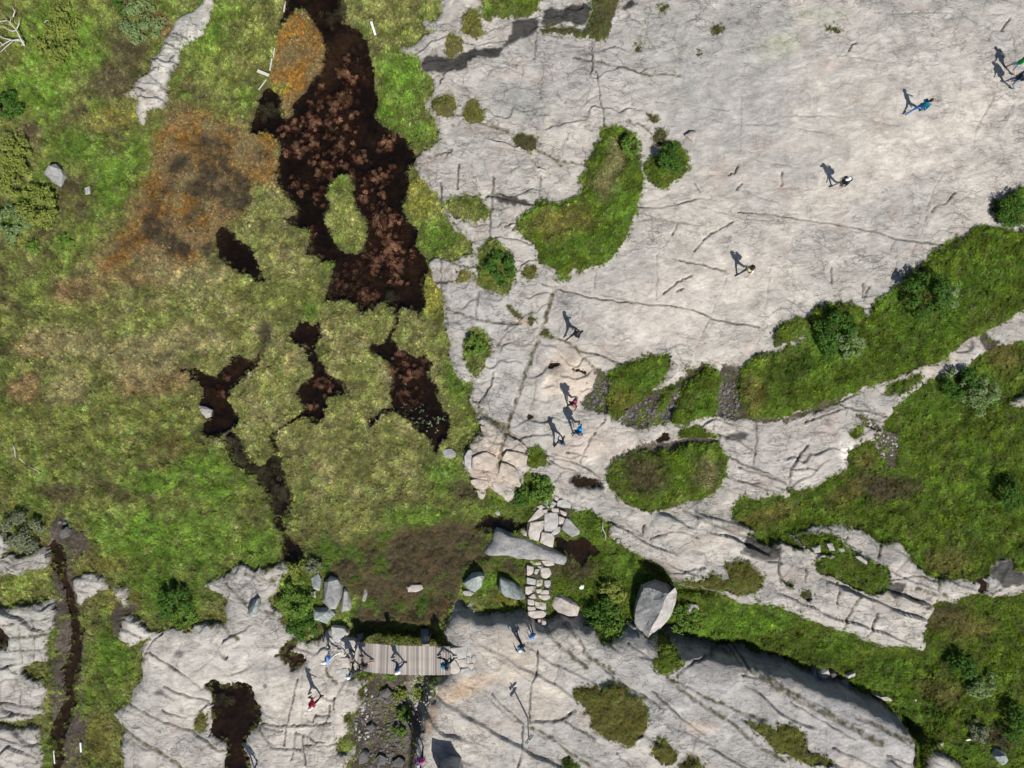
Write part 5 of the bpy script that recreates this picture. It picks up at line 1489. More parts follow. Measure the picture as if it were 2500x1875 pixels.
boulder("s 870,415 930,300 970,310 1085,445 1080,480 1000,515 940,470", .3, 'rock_grey', 'flat grey stone tilted beside the upper causeway', group=GB, seed=19, n=12, top=.85)
boulder("s 410,450 450,425 490,450 490,505 450,490", .3, 'rock_pale', 'small pale stone between dark puddle and causeway', group=GB, seed=20, n=10)
boulder("s 30,690 140,420 200,425 250,460 400,480 520,530 680,610 830,680 940,760 920,810 870,830 780,790 650,770 500,770 370,750 250,710 60,725", .62, 'rock_grey', 'long lying slab crossed by the stone causeway', 'long_slab', 'boulder', seed=21, n=34, top=.7, rough=.03, smooth=True, zg=-.38)
boulder("K 1225,650 1250,620 1300,625 1310,650 1270,685 1240,675", .4, 'rock_pale', 'small white rock in the grass right of the giant boulder', group=GB, seed=22, n=12)
boulder("K 550,515 565,495 585,500 580,525 560,528", .2, 'white_board', 'small bright white stone on trodden soil east of the causeway', group=GB, seed=23, n=8)
boulder("s 130,240 150,205 185,225 185,260 150,270", .16, 'rock_pale', 'small square white stone at the edge of the left puddle', group=GB, seed=24, n=8)
for k, (t, h, m, lb) in enumerate([("L 460,1060 490,1010 500,1060 495,1090 475,1090", .5, 'rock_grey', 'narrow boulder in the ditch foot, left of three'), ("L 505,1050 530,1010 570,1020 580,1060 550,1095 515,1085", .6, 'rock_pale', 'rounded boulder in the ditch foot, middle of three'), ("L 585,1060 600,1040 625,1060 605,1090", .4, 'rock_dark', 'small dark boulder in the ditch foot, right of three'), ("L 645,1100 690,1085 705,1110 690,1135 655,1130", .4, 'rock_grey', 'boulder in the shaded cleft below the three'), ("L 680,1070 740,1045 750,1070 700,1090", .3, 'rock_pale', 'pale slab above the shaded cleft'), ("L 860,1195 920,1185 990,1195 1000,1220 980,1240 920,1230", .35, 'rock_pale', 'pale flat boulder at the lower end of the green ditch'), ("L 1620,1580 1640,1540 1690,1560 1700,1600 1680,1640 1650,1620", .55, 'rock_lichen', 'blue grey boulder in dark heath in the bottom right corner'), ("L 1275,1500 1300,1490 1310,1515 1290,1525", .25, 'rock_pale', 'small pale stone at the turf edge in the bottom right'), ("L 1430,1480 1500,1465 1500,1480 1440,1490", .1, 'white_board', 'white sliver of stone in dark turf bottom right'), ("L 470,260 520,250 525,290 490,300", .2, 'rock_pale', 'loose pale stone in patchy turf, leftmost of three'), ("L 565,240 600,235 615,280 585,285", .2, 'rock_pale', 'loose pale stone in patchy turf, middle of three'), ("L 635,270 670,262 685,285 650,295", .2, 'rock_pale', 'loose pale stone in patchy turf, rightmost of three'), ("L 745,320 780,320 825,350 820,375 780,350", .15, 'rock_pale', 'thin pale rock showing in the olive grass strip'), ("b 1350,280 1440,270 1470,340 1450,480 1370,480 1340,400", .5, 'rock_grey', 'grey boulder in the shade under the footbridge')]):
    boulder(t, h, m, lb, group=GB, seed=40 + k, n=12)
boulder("K 1200,375 1225,370 1240,385 1215,395", .12, 'rock_grey', 'grey pebble in the shade left of the giant boulder', group=GB, seed=61, n=8) if False else None

for k, (t, lb) in enumerate((("L 1080,1226 1095,1224 1094,1238 1081,1238", 'leftmost of three tiny bright white stones in the lower right meadow'), ("L 1099,1228 1113,1226 1112,1240 1100,1239", 'middle one of three tiny bright white stones in the lower right meadow'), ("L 1119,1222 1132,1222 1131,1234 1120,1234", 'rightmost of three tiny bright white stones in the lower right meadow'))):
    boulder(t, .14, 'white_board', lb, group=GB, seed=90 + k, n=8)
# giant boulder with a sharp ridge
def giant():
    zg = float(ground(*at('m', 700, 800))) - .05

    def P(x, y, z):
        a = at('m', x, y, zg + z)
        return (a[0], a[1], zg + z)
    ridge = [P(1120, 415, 1.55), P(990, 525, 1.85), P(920, 640, 1.95), P(860, 830, 1.9), P(800, 950, 1.75), P(690, 1140, 1.4), P(605, 1355, .9)]
    north = [P(540, 425, 1.1), P(640, 415, 1.3), P(760, 455, 1.5), P(880, 505, 1.7)]
    west = [P(480, 560, .95), P(410, 740, .8), P(372, 930, .7), P(375, 1060, .65), P(470, 1275, .6)]
    rightlow = [P(1155, 530, .75), P(1100, 800, .55), P(1020, 960, .5), P(850, 1170, .4), P(690, 1335, .35)]
    northlow = [P(530, 345, .1), P(750, 240, 0), P(940, 310, 0), P(1128, 402, .1)]
    V, F = [], []

    def add(L_):
        b = len(V)
        V.extend(L_)
        return list(range(b, b + len(L_)))
    r_, n_, w_, e_, nl = add(ridge), add(north), add(west), add(rightlow), add(northlow)
    mid = add([P(700, 640, 1.5), P(600, 800, 1.25), P(640, 980, 1.25), P(560, 1120, .95)])
    F += [(n_[3], r_[1], r_[2]), (n_[2], n_[3], mid[0]), (n_[3], r_[2], mid[0]), (n_[1], n_[2], mid[0]), (n_[0], n_[1], mid[0]), (n_[0], mid[0], w_[0]), (w_[0], mid[0], mid[1]), (w_[0], mid[1], w_[1]), (w_[1], mid[1], w_[2]), (mid[0], r_[2], r_[3]), (mid[0], r_[3], mid[1]), (mid[1], r_[3], mid[2]), (r_[3], r_[4], mid[2]), (w_[2], mid[1], mid[2]), (w_[2], mid[2], w_[3]), (mid[2], r_[4], r_[5]), (mid[2], r_[5], mid[3]), (w_[3], mid[2], mid[3]), (w_[3], mid[3], w_[4]), (mid[3], r_[5], r_[6]), (mid[3], r_[6], w_[4])]
    F += [(r_[0], e_[0], r_[1]), (r_[1], e_[0], r_[2]), (r_[2], e_[0], e_[1]), (r_[2], e_[1], r_[3]), (r_[3], e_[1], e_[2]), (r_[3], e_[2], r_[4]), (r_[4], e_[2], e_[3]), (r_[4], e_[3], r_[5]), (r_[5], e_[3], e_[4]), (r_[5], e_[4], r_[6])]
    F += [(n_[0], nl[0], nl[1]), (n_[0], nl[1], n_[1]), (n_[1], nl[1], n_[2]), (n_[2], nl[1], nl[2]), (n_[2], nl[2], n_[3]), (n_[3], nl[2], r_[1]), (r_[1], nl[2], nl[3]), (r_[1], nl[3], r_[0])]
    rim = [w_[0], w_[1], w_[2], w_[3], w_[4], r_[6], e_[4], e_[3], e_[2], e_[1], e_[0], r_[0], nl[3], nl[2], nl[1], nl[0], n_[0]]
    base = []
    cx, cy = at('m', 750, 800, zg)
    for v in rim:
        x, y, z = V[v]
        base.append(len(V))
        V.append((cx + (x - cx) * .97, cy + (y - cy) * .97, zg - .5))
    for k in range(len(rim)):
        a, b = rim[k], rim[(k + 1) % len(rim)]
        F.append((a, base[k], base[(k + 1) % len(rim)], b))
    V = [(x - cx, y - cy, z - zg) for x, y, z in V]
    o = mesh_py('giant_boulder', V, F, 'rock_grey')
    o.data.materials.append(MATS['rock_pale'])  # sun-facing flank gets a paler rock: sunlight put into its colour
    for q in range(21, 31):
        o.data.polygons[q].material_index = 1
    o.location = (cx, cy, zg)
    import bmesh
    bm = bmesh.new()
    bm.from_mesh(o.data)
    bmesh.ops.recalc_face_normals(bm, faces=bm.faces)
    bmesh.ops.subdivide_edges(bm, edges=bm.edges, cuts=2, use_grid_fill=True)
    rr = random.Random(3)
    for v in bm.verts:
        v.co += Vector((rr.gauss(0, .012), rr.gauss(0, .012), rr.gauss(0, .014)))
    bm.to_mesh(o.data)
    bm.free()
    tag(o, 'giant angular grey boulder with a pale sunlit flank', 'boulder')


giant()

# orange blocks where the bedrock breaks up
GO = 'tan blocks at the broken rock edge'
FRACT = []
for k, (t, h, m, lb) in enumerate([("o 330,700 390,590 450,600 440,720 430,890 350,870 330,800", .35, 'rock_pale', 'tall pale block, westernmost of the tan broken blocks'), ("o 450,720 640,620 830,720 800,830 750,940 620,910 440,880", .4, 'rock_tan', 'largest tan block with an orange sunny side'), ("o 880,790 1000,820 1100,880 1150,960 1140,1050 1190,1110 1160,1170 1000,1110 900,1030 840,950", .45, 'rock_tan', 'long tan block sloping towards the bush by the causeway'), ("o 900,720 950,620 1150,640 1290,700 1260,800 1250,870 1100,850 950,780", .35, 'rock_tan', 'tan block just left of the small grassy knob'), ("o 420,1060 500,1040 680,1060 700,1110 650,1200 510,1190 430,1110", .3, 'rock_tan', 'tan block with a grey top below the largest tan block'), ("o 515,1210 655,1205 640,1300 600,1360 560,1330", .25, 'rock_tan', 'pointed tan block at the tip of the broken rocks'), ("o 750,1090 830,1080 960,1130 1060,1200 1090,1290 1040,1330 1000,1390 950,1380 920,1310 830,1260 760,1190", .35, 'rock_pink', 'pinkish layered block left of the bush by the causeway'), ("o 960,590 1090,430 1280,570 1290,600 1150,600", .22, 'rock_tan', 'flat tan slab below the mossy crack'), ("o 580,150 720,170 700,240 570,220", .2, 'rock_pale', 'small pale block above the other broken blocks'), ("o 570,240 690,260 670,345 580,320", .2, 'rock_tan', 'small tan block second from the top of the broken blocks'), ("o 0,600 130,580 210,640 190,720 80,740 20,700", .35, 'rock_grey', 'grey rock at the southern tip of the long bog pool')]):
    FRACT.append((t, h, m, lb))

# ---------------------------------------------------------------- stone causeway and paving beside the bridge
def slab(text, ztop, thick, mat, parent, seed, name='stone', grow=1.05, tilt=.05):
    pts = metres(survey(text), ztop)
    r = random.Random(seed)
    n = max(10, len(pts) * 2)
    p = resample(pts, n)
    c = p.mean(0)
    p = c + (p - c) * grow
    V, F = [], []
    tx, ty = r.uniform(-tilt, tilt), r.uniform(-tilt, tilt)
    for s, z in ((1.0, -thick), (1.0, -.05), (.955, -.012), (.86, 0)):
        for q in p:
            x, y = (q - c) * s
            V.append((x + r.gauss(0, .006), y + r.gauss(0, .006), z + (x * tx + y * ty if z > -thick else 0) + r.gauss(0, .006)))
    for k in range(3):
        for i in range(n):
            j = (i + 1) % n
            F.append((k * n + i, k * n + j, (k + 1) * n + j, (k + 1) * n + i))
    F.append(tuple(range(3 * n, 4 * n)))
    a = sum(p[i][0] * p[(i + 1) % n][1] - p[(i + 1) % n][0] * p[i][1] for i in range(n))
    if a < 0:
        F = [f[::-1] for f in F]
    o = mesh_py(name, V, F, mat, parent)
    o.location = (c[0] - parent.location.x, c[1] - parent.location.y, ztop - parent.location.z) if parent else (c[0], c[1], ztop)
    return o


for k, (t, h, m, lb) in enumerate(FRACT):
    q_ = np.array(metres(survey(t)))
    zt_ = float(np.percentile(ground(q_[:, 0], q_[:, 1]), 60)) + h * .45
    tag(slab(t, zt_, .7, m, None, 300 + k, 'rock_block', 1.0, .10), lb, 'rock', GO)


def causeway(label, loc, stones, ztop, thick):
    root = empty('stone_causeway', (*loc, ztop - thick))
    tag(root, label, 'stone path', 'stone paths')
    r = random.Random(len(stones))
    for k, t in enumerate(stones):
        slab('s ' + t if t[0].isdigit() else t, ztop + r.uniform(-.05, .06), thick, 'path_stone' if r.random() < .7 else 'path_stone_grey', root, k)


causeway('upper part of the stone causeway above the long lying slab', at('s', 720, 400), ["690,110 740,80 820,130 790,180 720,185 690,150", "840,100 920,80 990,140 985,190 900,180 820,160", "770,190 850,190 850,230 770,230", "865,210 940,240 930,280 870,250", "500,340 620,190 680,210 680,260 600,310", "690,250 840,235 845,400 760,450 680,440", "530,350 680,330 670,420 640,460 620,560 510,530 510,450", "850,280 920,300 890,370 850,370", "830,400 870,400 860,460 790,500 760,470", "660,460 760,470 800,500 780,640 640,570", "800,50 860,70 830,105 800,90", "760,20 790,30 790,80 750,70", "660,210 720,200 720,240 665,245", "600,170 650,150 690,180 640,200"], .03, .5)
causeway('lower part of the stone causeway leading down to the big slab', at('s', 610, 1100), ["490,830 570,850 560,920 490,955", "585,870 640,870 600,935 570,925", "650,860 750,860 765,940 700,985 640,950", "490,970 590,990 585,1050 490,1040", "600,1000 670,985 660,1060 595,1070", "685,1005 755,1000 755,1060 720,1090 685,1050", "475,1070 585,1065 580,1130 500,1165 470,1140", "590,1100 660,1095 630,1150 600,1140", "640,1110 735,1110 740,1160 630,1155", "510,1190 570,1145 600,1200 540,1210", "620,1170 745,1165 750,1200 700,1230 630,1200", "500,1215 570,1220 575,1280 500,1280", "580,1235 705,1255 705,1340 590,1310", "500,1295 585,1300 590,1335 500,1340", "510,1350 660,1340 710,1360 690,1420 560,1430 505,1390", "520,780 640,780 650,830 560,820", "655,780 780,780 800,830 700,840", "610,840 670,845 660,865 615,862", "615,1440 650,1440 640,1475 615,1470", "655,1450 710,1460 700,1530 660,1500"], -.02, .5)


def paving(label, loc, stones, thick=.35):
    z0 = float(max(ground(*at('b', *map(float, s.split()[0].split(',')))) for s in stones))
    root = empty('stone_paving', (*loc, z0))
    tag(root, label, 'stone path', 'stone paths')
    r = random.Random(len(stones) + 3)
    for k, t in enumerate(stones):
        slab('b ' + t, z0 + r.uniform(.0, .05), thick, 'path_stone' if r.random() < .5 else 'path_stone_grey', root, k + 50)
    return z0


zl = paving('stone paving at the left end of the footbridge', at('b', 400, 520), ["245,260 390,270 430,330 380,390 330,460 250,400", "365,410 430,400 510,520 390,530", "440,420 540,420 545,560 520,540", "330,480 400,540 430,620 340,630", "360,640 460,630 470,760 380,750", "190,480 230,520 220,600 180,600", "210,380 250,390 290,440 230,450", "460,560 540,580 510,640 470,620", "410,320 455,325 450,355 420,360", "300,790 440,760 490,850 400,870 310,860"])
zr = paving('stone paving at the right end of the footbridge', at('b', 1850, 680), ["1705,520 1900,500 1905,620 1770,660 1710,640", "1710,680 1760,660 1830,780 1790,830 1705,835", "1780,660 1895,650 1890,740 1830,750", "1920,510 1970,540 1960,600 1910,610", "1990,600 2030,640 1990,700 1960,650", "1840,770 1930,760 1960,790 1960,880 1830,830", "1920,720 1980,700 2010,740 1960,780", "1970,790 2020,760 2010,810 1980,820", "1905,620 1950,630 1940,700 1905,700"])

# ---------------------------------------------------------------- footbridge
DECK0 = max(zl, zr) + .10
T_ = [(560, 440), (750, 460), (950, 475), (1150, 485), (1400, 490), (1700, 496)]
B_ = [(512, 775), (730, 812), (940, 832), (1150, 842), (1400, 846), (1696, 842)]


def along(lst, t):
    k = min(int(t * (len(lst) - 1)), len(lst) - 2)
    f = t * (len(lst) - 1) - k
    p = [lst[max(k - 1, 0)], lst[k], lst[k + 1], lst[min(k + 2, len(lst) - 1)]]
    return tuple(.5 * (2 * p[1][q] + (p[2][q] - p[0][q]) * f + (2 * p[0][q] - 5 * p[1][q] + 4 * p[2][q] - p[3][q]) * f * f + (3 * p[1][q] - p[0][q] - 3 * p[2][q] + p[3][q]) * f ** 3) for q in (0, 1))


bc_ = at('b', 1120, 660, DECK0)
bridge = empty('footbridge', (bc_[0], bc_[1], DECK0))
tag(bridge, 'wooden plank footbridge over the dark gully', 'bridge')


def deck_z(t):
    return DECK0 + .14 * math.sin(math.pi * t)


def box_mesh(name, sx, sy, sz, bev=.006):
    V, F = [], []
    for z, s in ((-sz, 0), (-bev, 0), (0, bev)):
        for x, y in ((-1, -1), (1, -1), (1, 1), (-1, 1)):
            V.append((x * (sx / 2 - s), y * (sy / 2 - s), z))
    for k in range(2):
        for i in range(4):
            j = (i + 1) % 4
            F.append((k * 4 + i, k * 4 + j, (k + 1) * 4 + j, (k + 1) * 4 + i))
    F += [(8, 9, 10, 11), (3, 2, 1, 0)]
    me = bpy.data.meshes.new(name)
    me.from_pydata(V, [], F)
    return me


NP = 80
plank_me = box_mesh('plank', .068, 1.0, .045)
plank_me.materials.append(MATS['deck_board'])
pr = random.Random(4)
for k in range(NP):
    t = (k + .5) / NP
    z = deck_z(t)
    a, b = at('b', *along(T_, t), z), at('b', *along(B_, t), z)
    o = bpy.data.objects.new('plank', plank_me)
    dx, dy = a[0] - b[0], a[1] - b[1]
    o.rotation_euler = (pr.gauss(0, .003), pr.gauss(0, .03), math.atan2(dy, dx) - math.pi / 2)
    t2 = min(t + 1 / NP, 1)
    a2, b2 = at('b', *along(T_, t2), z), at('b', *along(B_, t2), z)
    pitch = math.hypot((a2[0] + b2[0] - a[0] - b[0]) / 2, (a2[1] + b2[1] - a[1] - b[1]) / 2) if t2 > t else .07
    o.scale = (min(max(pitch * .80 / .068, .6), 1.3), math.hypot(dx, dy) + pr.uniform(-.02, .03), 1)
    o.location = ((a[0] + b[0]) / 2 - bc_[0], (a[1] + b[1]) / 2 - bc_[1], z - DECK0 + pr.gauss(0, .003))
    link(o, bridge)
for f in (.12, .5, .88):
    V, F = [], []
    for k in range(13):
        t = k / 12
        z = deck_z(t) - .046
        pa, pb = along(T_, t), along(B_, t)
        c = at('b', pa[0] + (pb[0] - pa[0]) * f, pa[1] + (pb[1] - pa[1]) * f, z)
        for dy, dz in ((-.06, 0), (.06, 0), (.06, -.22), (-.06, -.22)):
            V.append((c[0] - bc_[0], c[1] + dy - bc_[1], z + dz - DECK0))
    for k in range(12):
        for i in range(4):
            j = (i + 1) % 4
            F.append((k * 4 + i, (k + 1) * 4 + i, (k + 1) * 4 + j, k * 4 + j))
    F += [(0, 1, 2, 3), (51, 50, 49, 48)]
    mesh_py('beam', V, F, 'twig', bridge)

# ---------------------------------------------------------------- signpost
def tube(V, F, pts, rads, n=6):
    b0 = len(V)
    m = len(pts)
    for k in range(m):
        p = Vector(pts[k])
        d = (Vector(pts[min(k + 1, m - 1)]) - Vector(pts[max(k - 1, 0)])).normalized()
        u = d.orthogonal().normalized()
        v = d.cross(u)
        for i in range(n):
            a = 6.2832 * i / n
            q = p + (u * math.cos(a) + v * math.sin(a)) * rads[k]
            V.append(tuple(q))
    for k in range(m - 1):
        for i in range(n):
            j = (i + 1) % n
            F.append((b0 + k * n + i, b0 + k * n + j, b0 + (k + 1) * n + j, b0 + (k + 1) * n + i))
    F.append(tuple(b0 + i for i in range(n))[::-1])
    F.append(tuple(b0 + (m - 1) * n + i for i in range(n)))


px, py = at('p', 712, 1425, .8)
pz = float(ground(px, py))
post = empty('signpost', (px, py, pz))
tag(post, 'tall wooden signpost with two boards casting a long thin shadow', 'signpost')
V, F = [], []
tube(V, F, [(0, 0, -.3), (0, 0, 2.55)], [.045, .04], 8)
mesh_py('post', V, F, 'dead_wood', post)
plain('sign_face', (.20, .26, .22), .6, .15)
for k, (zc, s) in enumerate(((2.38, .04), (2.08, -.10))):
    V = []
    for x, y in ((-.30, -.09), (.22, -.09), (.30, 0), (.22, .09), (-.30, .09)):
        V.append((x, -.055, y))
        V.append((x, -.08, y))
    F = [(0, 2, 4, 6, 8), (9, 7, 5, 3, 1)] + [(2 * i, 2 * i + 1, (2 * i + 3) % 10, (2 * i + 2) % 10) for i in range(5)]
    b = mesh_py('sign_board', V, F, 'sign_face', post)
    b.rotation_euler = (0, 0, math.atan2(.81, .59))
    b.location = (.59 * s, .81 * s, zc)

# iron rod on the plateau
px, py = at('C', 1318, 1226, .1)
V, F = [], []
tube(V, F, [(0, 0, -.1), (0, 0, .72)], [.018, .018], 6)
o = mesh_py('marker_rod', V, F, 'steel')
o.location = (px, py, float(ground(px, py)))
tag(o, 'short dark metal rod standing in the pale plateau', 'rod')

# ---------------------------------------------------------------- boards and driftwood at the bog
def board(a, b, w, th, label, tile, name='board', mat='white_board', zoff=.1):
    p, q = at(tile, *a), at(tile, *b)
    x, y = (p[0] + q[0]) / 2, (p[1] + q[1]) / 2
    me = box_mesh(name, w, math.hypot(p[0] - q[0], p[1] - q[1]), th)
    me.materials.append(MATS[mat])
    o = link(bpy.data.objects.new(name, me))
    o.location = (x, y, float(ground(x, y)) + zoff + th)
    o.rotation_euler = (0, 0, math.atan2(q[1] - p[1], q[0] - p[0]) - math.pi / 2)
    return tag(o, label, 'board', 'old boards lying about the bog')


board((795, 140), (822, 226), .12, .04, 'white board lying in grass east of the orange islet', 'B', zoff=.2)
board((188, 310), (180, 370), .06, .05, 'thin pale board on the pool bank, upper of two', 'B', mat='dead_wood', zoff=.15)
board((168, 372), (155, 450), .07, .05, 'thin pale board on the pool bank, lower of two', 'B', mat='dead_wood', zoff=.15)
board((78, 452), (150, 482), .17, .06, 'broad grey board laid across the gap in the pool bank', 'B', mat='dead_wood', zoff=.2)
board((132, 508), (84, 572), .05, .05, 'narrow pole along the bank below the broad grey board', 'B', mat='dead_wood', zoff=.2)
board((508, 1500), (512, 1560), .08, .05, 'short white board in the lower ditch', 'I')
board((325, 1560), (332, 1645), .05, .05, 'white stake lying left of the lower ditch', 'I', zoff=.15)
board((240, -5), (232, 60), .08, .05, 'pale pole at the top edge beside the dark channel', 'B', mat='dead_wood', zoff=.15)


def driftwood(name, label, tile, paths, r0, z0, mat='dead_wood', cat='dead wood'):
    x0, y0 = at(tile, *paths[0][0])
    zg = float(ground(x0, y0))
    root = empty(name, (x0, y0, zg))
    tag(root, label, cat)
    rr = random.Random(9)
    for k, pth in enumerate(paths):
        V, F = [], []
        m = len(pth)
        pts = []
        for q, p in enumerate(pth):
            a = at(tile, *p)
            pts.append((a[0] - x0, a[1] - y0, z0 * (.5 + .6 * q / m) + rr.uniform(-.03, .05) + .05))
        rad = [r0 * (1 if k == 0 else .62) * (1 - .8 * q / (m - 1)) + .006 for q in range(m)]
        tube(V, F, pts, rad, 5)
        mesh_py('branch' if k else 'trunk', V, F, mat, root, True)


driftwood('dead_shrub', 'bare bleached dead shrub at the upper left edge', 'A', [[(170, 300), (145, 250), (125, 205), (95, 170), (100, 120)], [(150, 270), (90, 270), (40, 300), (0, 340)], [(140, 260), (100, 265), (50, 260), (10, 240), (-40, 230)], [(120, 200), (140, 170), (150, 130)], [(95, 170), (60, 140), (30, 100), (0, 90)], [(100, 120), (115, 90), (105, 60)], [(60, 140), (20, 150), (-20, 170)], [(145, 250), (175, 280), (160, 310)], [(100, 265), (60, 310), (30, 350)], [(40, 300), (20, 280), (-30, 290)], [(125, 205), (90, 210), (50, 190), (10, 190)]], .05, .45)
driftwood('dead_branch', 'thin bleached branch right of the dead shrub', 'A', [[(295, 155), (310, 145), (330, 145)]], .025, .3)
driftwood('dead_branch', 'bleached branch in the bank below the upper rock band', 'K', [[(700, 100), (700, 140), (720, 180), (715, 210)], [(700, 140), (690, 160)]], .03, .2)
driftwood('dead_branch', 'white root in the meadow left of the orange patches, near the left edge', 'E', [[(75, 1255), (90, 1290), (95, 1340), (130, 1350), (180, 1400)], [(180, 1400), (230, 1420), (270, 1450), (310, 1455)]], .035, .15)

# ---------------------------------------------------------------- bushes
def bush(tile, x, y, r, h, mat, label, seed, n=None, leaf=.075, name='bush'):
    cx, cy = at(tile, x, y, h * .6)
    zg = float(ground(cx, cy))
    root = empty(name, (cx, cy, zg))
    tag(root, label, 'bush', 'bushes')
    rr = np.random.RandomState(seed)
    nl = int(11 + 11 * r)
    la = rr.uniform(0, 6.283, nl)
    lr = r * 1.0 * np.sqrt(rr.rand(nl))
    lc = np.stack([lr * np.cos(la), lr * np.sin(la), h * (.35 + .5 * (1 - (lr / r) ** 2) * rr.uniform(.6, 1.1, nl))], 1)
    ls = rr.uniform(.15, .48, nl) * min(r, 1.1) * .75
    n = n or int(1500 * r * r + 350)
    k = rr.randint(0, nl, n)
    d = rr.normal(0, 1, (n, 3))
    d /= np.linalg.norm(d, axis=1)[:, None]
    p = lc[k] + d * (ls[k] * rr.uniform(.55, 1.05, n) ** .5)[:, None] * np.array([1, 1, .75])
    stray = rr.rand(n) < .10
    p[stray] += rr.normal(0, .12, (int(stray.sum()), 3))
    p[:, 2] = np.maximum(p[:, 2], .04)
    nrm = d * .6 + rr.normal(0, .45, (n, 3)) + np.array([0, 0, .75])
    nrm /= np.linalg.norm(nrm, axis=1)[:, None]
    a = np.cross(nrm, rr.normal(0, 1, (n, 3)))
    a /= np.linalg.norm(a, axis=1)[:, None] + 1e-6
    b = np.cross(nrm, a)
    s = leaf * rr.uniform(.6, 1.35, n)[:, None]
    co = np.stack([p - a * s, p + b * s * .45 - nrm * s * .12, p + a * s, p - b * s * .45 - nrm * s * .12], 1).reshape(-1, 3)
    q = np.arange(n * 4, dtype=np.int32).reshape(-1, 4)
    mesh_np('foliage', co, q, mat, root, False)
    for c in range(4):
        V, F = [], []
        e = lc[c % nl]
        tube(V, F, [(0, 0, -.1), (e[0] * .4, e[1] * .4, e[2] * .5), tuple(e)], [.03, .02, .008], 5)
        mesh_py('stem', V, F, 'twig', root, True)
    return root


bush('H', 1225, 320, 1.25, 1.7, 'leaf_dark', 'tallest dark bush in the long green strip, casting shade on the plateau', 1)
bush('H', 1330, 330, .7, 1.0, 'leaf_pale', 'pale leafed bush on the right flank of the tallest dark bush', 2)
bush('H', 630, 550, 1.2, 1.3, 'leaf_dark', 'dark round bush in the western part of the long green strip', 3)
bush('H', 700, 620, .75, .7, 'leaf_pale', 'pale leafed bush below the dark round bush of the long strip', 4)
bush('C', 1125, 1020, .8, 1.0, 'leaf_dark', 'dark bush on the round turf beside the boot shaped patch', 5)
bush('C', 880, 925, .5, .7, 'leaf_mid', 'small bush on the north tip of the boot shaped patch', 6)
bush('F', 1600, 140, .85, .7, 'leaf_dark', 'low dark bush on the bushy mound by the bog', 7)
bush('H', 1570, 940, 1.0, 1.6, 'leaf_pale', 'greyish tall bush in the meadow below the bare rock lane', 8)
bush('H', 1440, 880, .9, 1.3, 'leaf_dark', 'dark bush at the rock lane casting a shadow across it', 9)
bush('K', 740, 780, 1.0, .9, 'leaf_mid', 'round dotted bush left of the giant boulder at the slab edge', 10)
bush('K', 690, 700, .9, .7, 'leaf_dark', 'dark bush behind the round dotted bush', 11)
bush('G', 300, 1560, .85, .7, 'leaf_mid', 'green bush beside the top of the stone causeway', 12)
bush('G', 190, 1590, .6, .5, 'leaf_dark', 'low bush between pinkish block and causeway', 13)
bush('J', 300, 600, 1.0, .9, 'leaf_mid', 'bright green bush among pale rocks left of the fissured block', 14)
bush('J', 290, 440, .6, .6, 'leaf_yellow', 'yellowish bush above the bright green one', 15)
bush('J', 350, 770, .8, .6, 'leaf_dark', 'dark bush above the muddy hollow west of the footbridge', 16)
bush('J', 420, 390, .45, .5, 'leaf_grey', 'grey twiggy shrub north of the fissured block', 17)
bush('A', 55, 950, 1.0, .8, 'leaf_yellow', 'yellow green shrub at the left edge above the lone boulder', 18)
bush('A', 60, 1130, 1.0, .9, 'leaf_yellow', 'yellow green shrub at the left edge beside the lone boulder', 19)
bush('A', 230, 1300, 1.2, 1.0, 'leaf_yellow', 'largest yellow green shrub below the lone boulder', 20)
bush('A', 60, 1400, 1.0, .8, 'leaf_pale', 'pale shrub at the left edge below the largest yellow green one', 21)
bush('A', 200, 1555, .35, .4, 'leaf_mid', 'tiny bright green shrub under the yellow green shrubs', 22)
bush('A', 400, 1510, .4, .4, 'leaf_mid', 'small fresh green shrub at the foot of the left scrub', 23)
bush('A', 870, 120, 1.1, .9, 'leaf_pale', 'pale round shrub left of the rock rib near the top', 24)
bush('A', 770, 0, .6, .9, 'leaf_dark', 'dark shrub cut by the top edge', 25)
bush('A', 330, 260, 1.1, .7, 'leaf_yellow', 'dense light shrub right of the dead shrub', 26)
bush('A', 370, 110, .9, .7, 'leaf_yellow', 'light shrub near the top edge right of the dead shrub', 27)
bush('A', 20, 660, .8, .8, 'leaf_dark', 'dark shrub at the left edge above the yellow green ones', 28)
bush('I', 110, 160, 1.1, .8, 'leaf_grey', 'grey green bush left of the head of the ditch', 29)
bush('I', 1080, 620, .9, .8, 'leaf_dark', 'dark bush at the left foot of the pale rocks', 30)
bush('I', 1150, 710, .7, .5, 'leaf_mid', 'fresh green low bush on the upper edge of the bottom slab', 31)
bush('L', 1560, 1140, .8, .8, 'leaf_pale', 'pale bush in the lower right meadow', 32)
bush('L', 1450, 1050, .8, 1.0, 'leaf_dark', 'dark bush left above the pale one in the lower right meadow', 33)
bush('L', 1540, 1440, .6, .6, 'leaf_grey', 'grey shrub near the white sliver of stone', 34)
bush('L', 1790, 1400, .9, 1.3, 'leaf_dark', 'dark bush at the right edge near the bottom corner', 35)
bush('H', 1740, 1590, .9, 1.0, 'leaf_dark', 'dark bush at the right edge beside the middle meadow', 36)
bush('D', 1725, 1320, .9, .6, 'leaf_dark', 'low dark bush on the rounded patch at the right edge', 37)
bush('J', 985, 1390, .4, .6, 'leaf_mid', 'small upright shrub in the muddy gully, upper of two', 38)
bush('J', 950, 1490, .35, .5, 'leaf_mid', 'small upright shrub in the muddy gully, lower of two', 39)
bush('J', 900, 1100, .5, .5, 'leaf_mid', 'leafy bush just below the middle of the footbridge', 40)
bush('J', 720, 1080, .35, .5, 'leaf_mid', 'leafy bush below the left end of the footbridge', 41)
bush('F', 1460, 640, .6, .4, 'leaf_mid', 'bright low bush on the egg shaped island', 42)
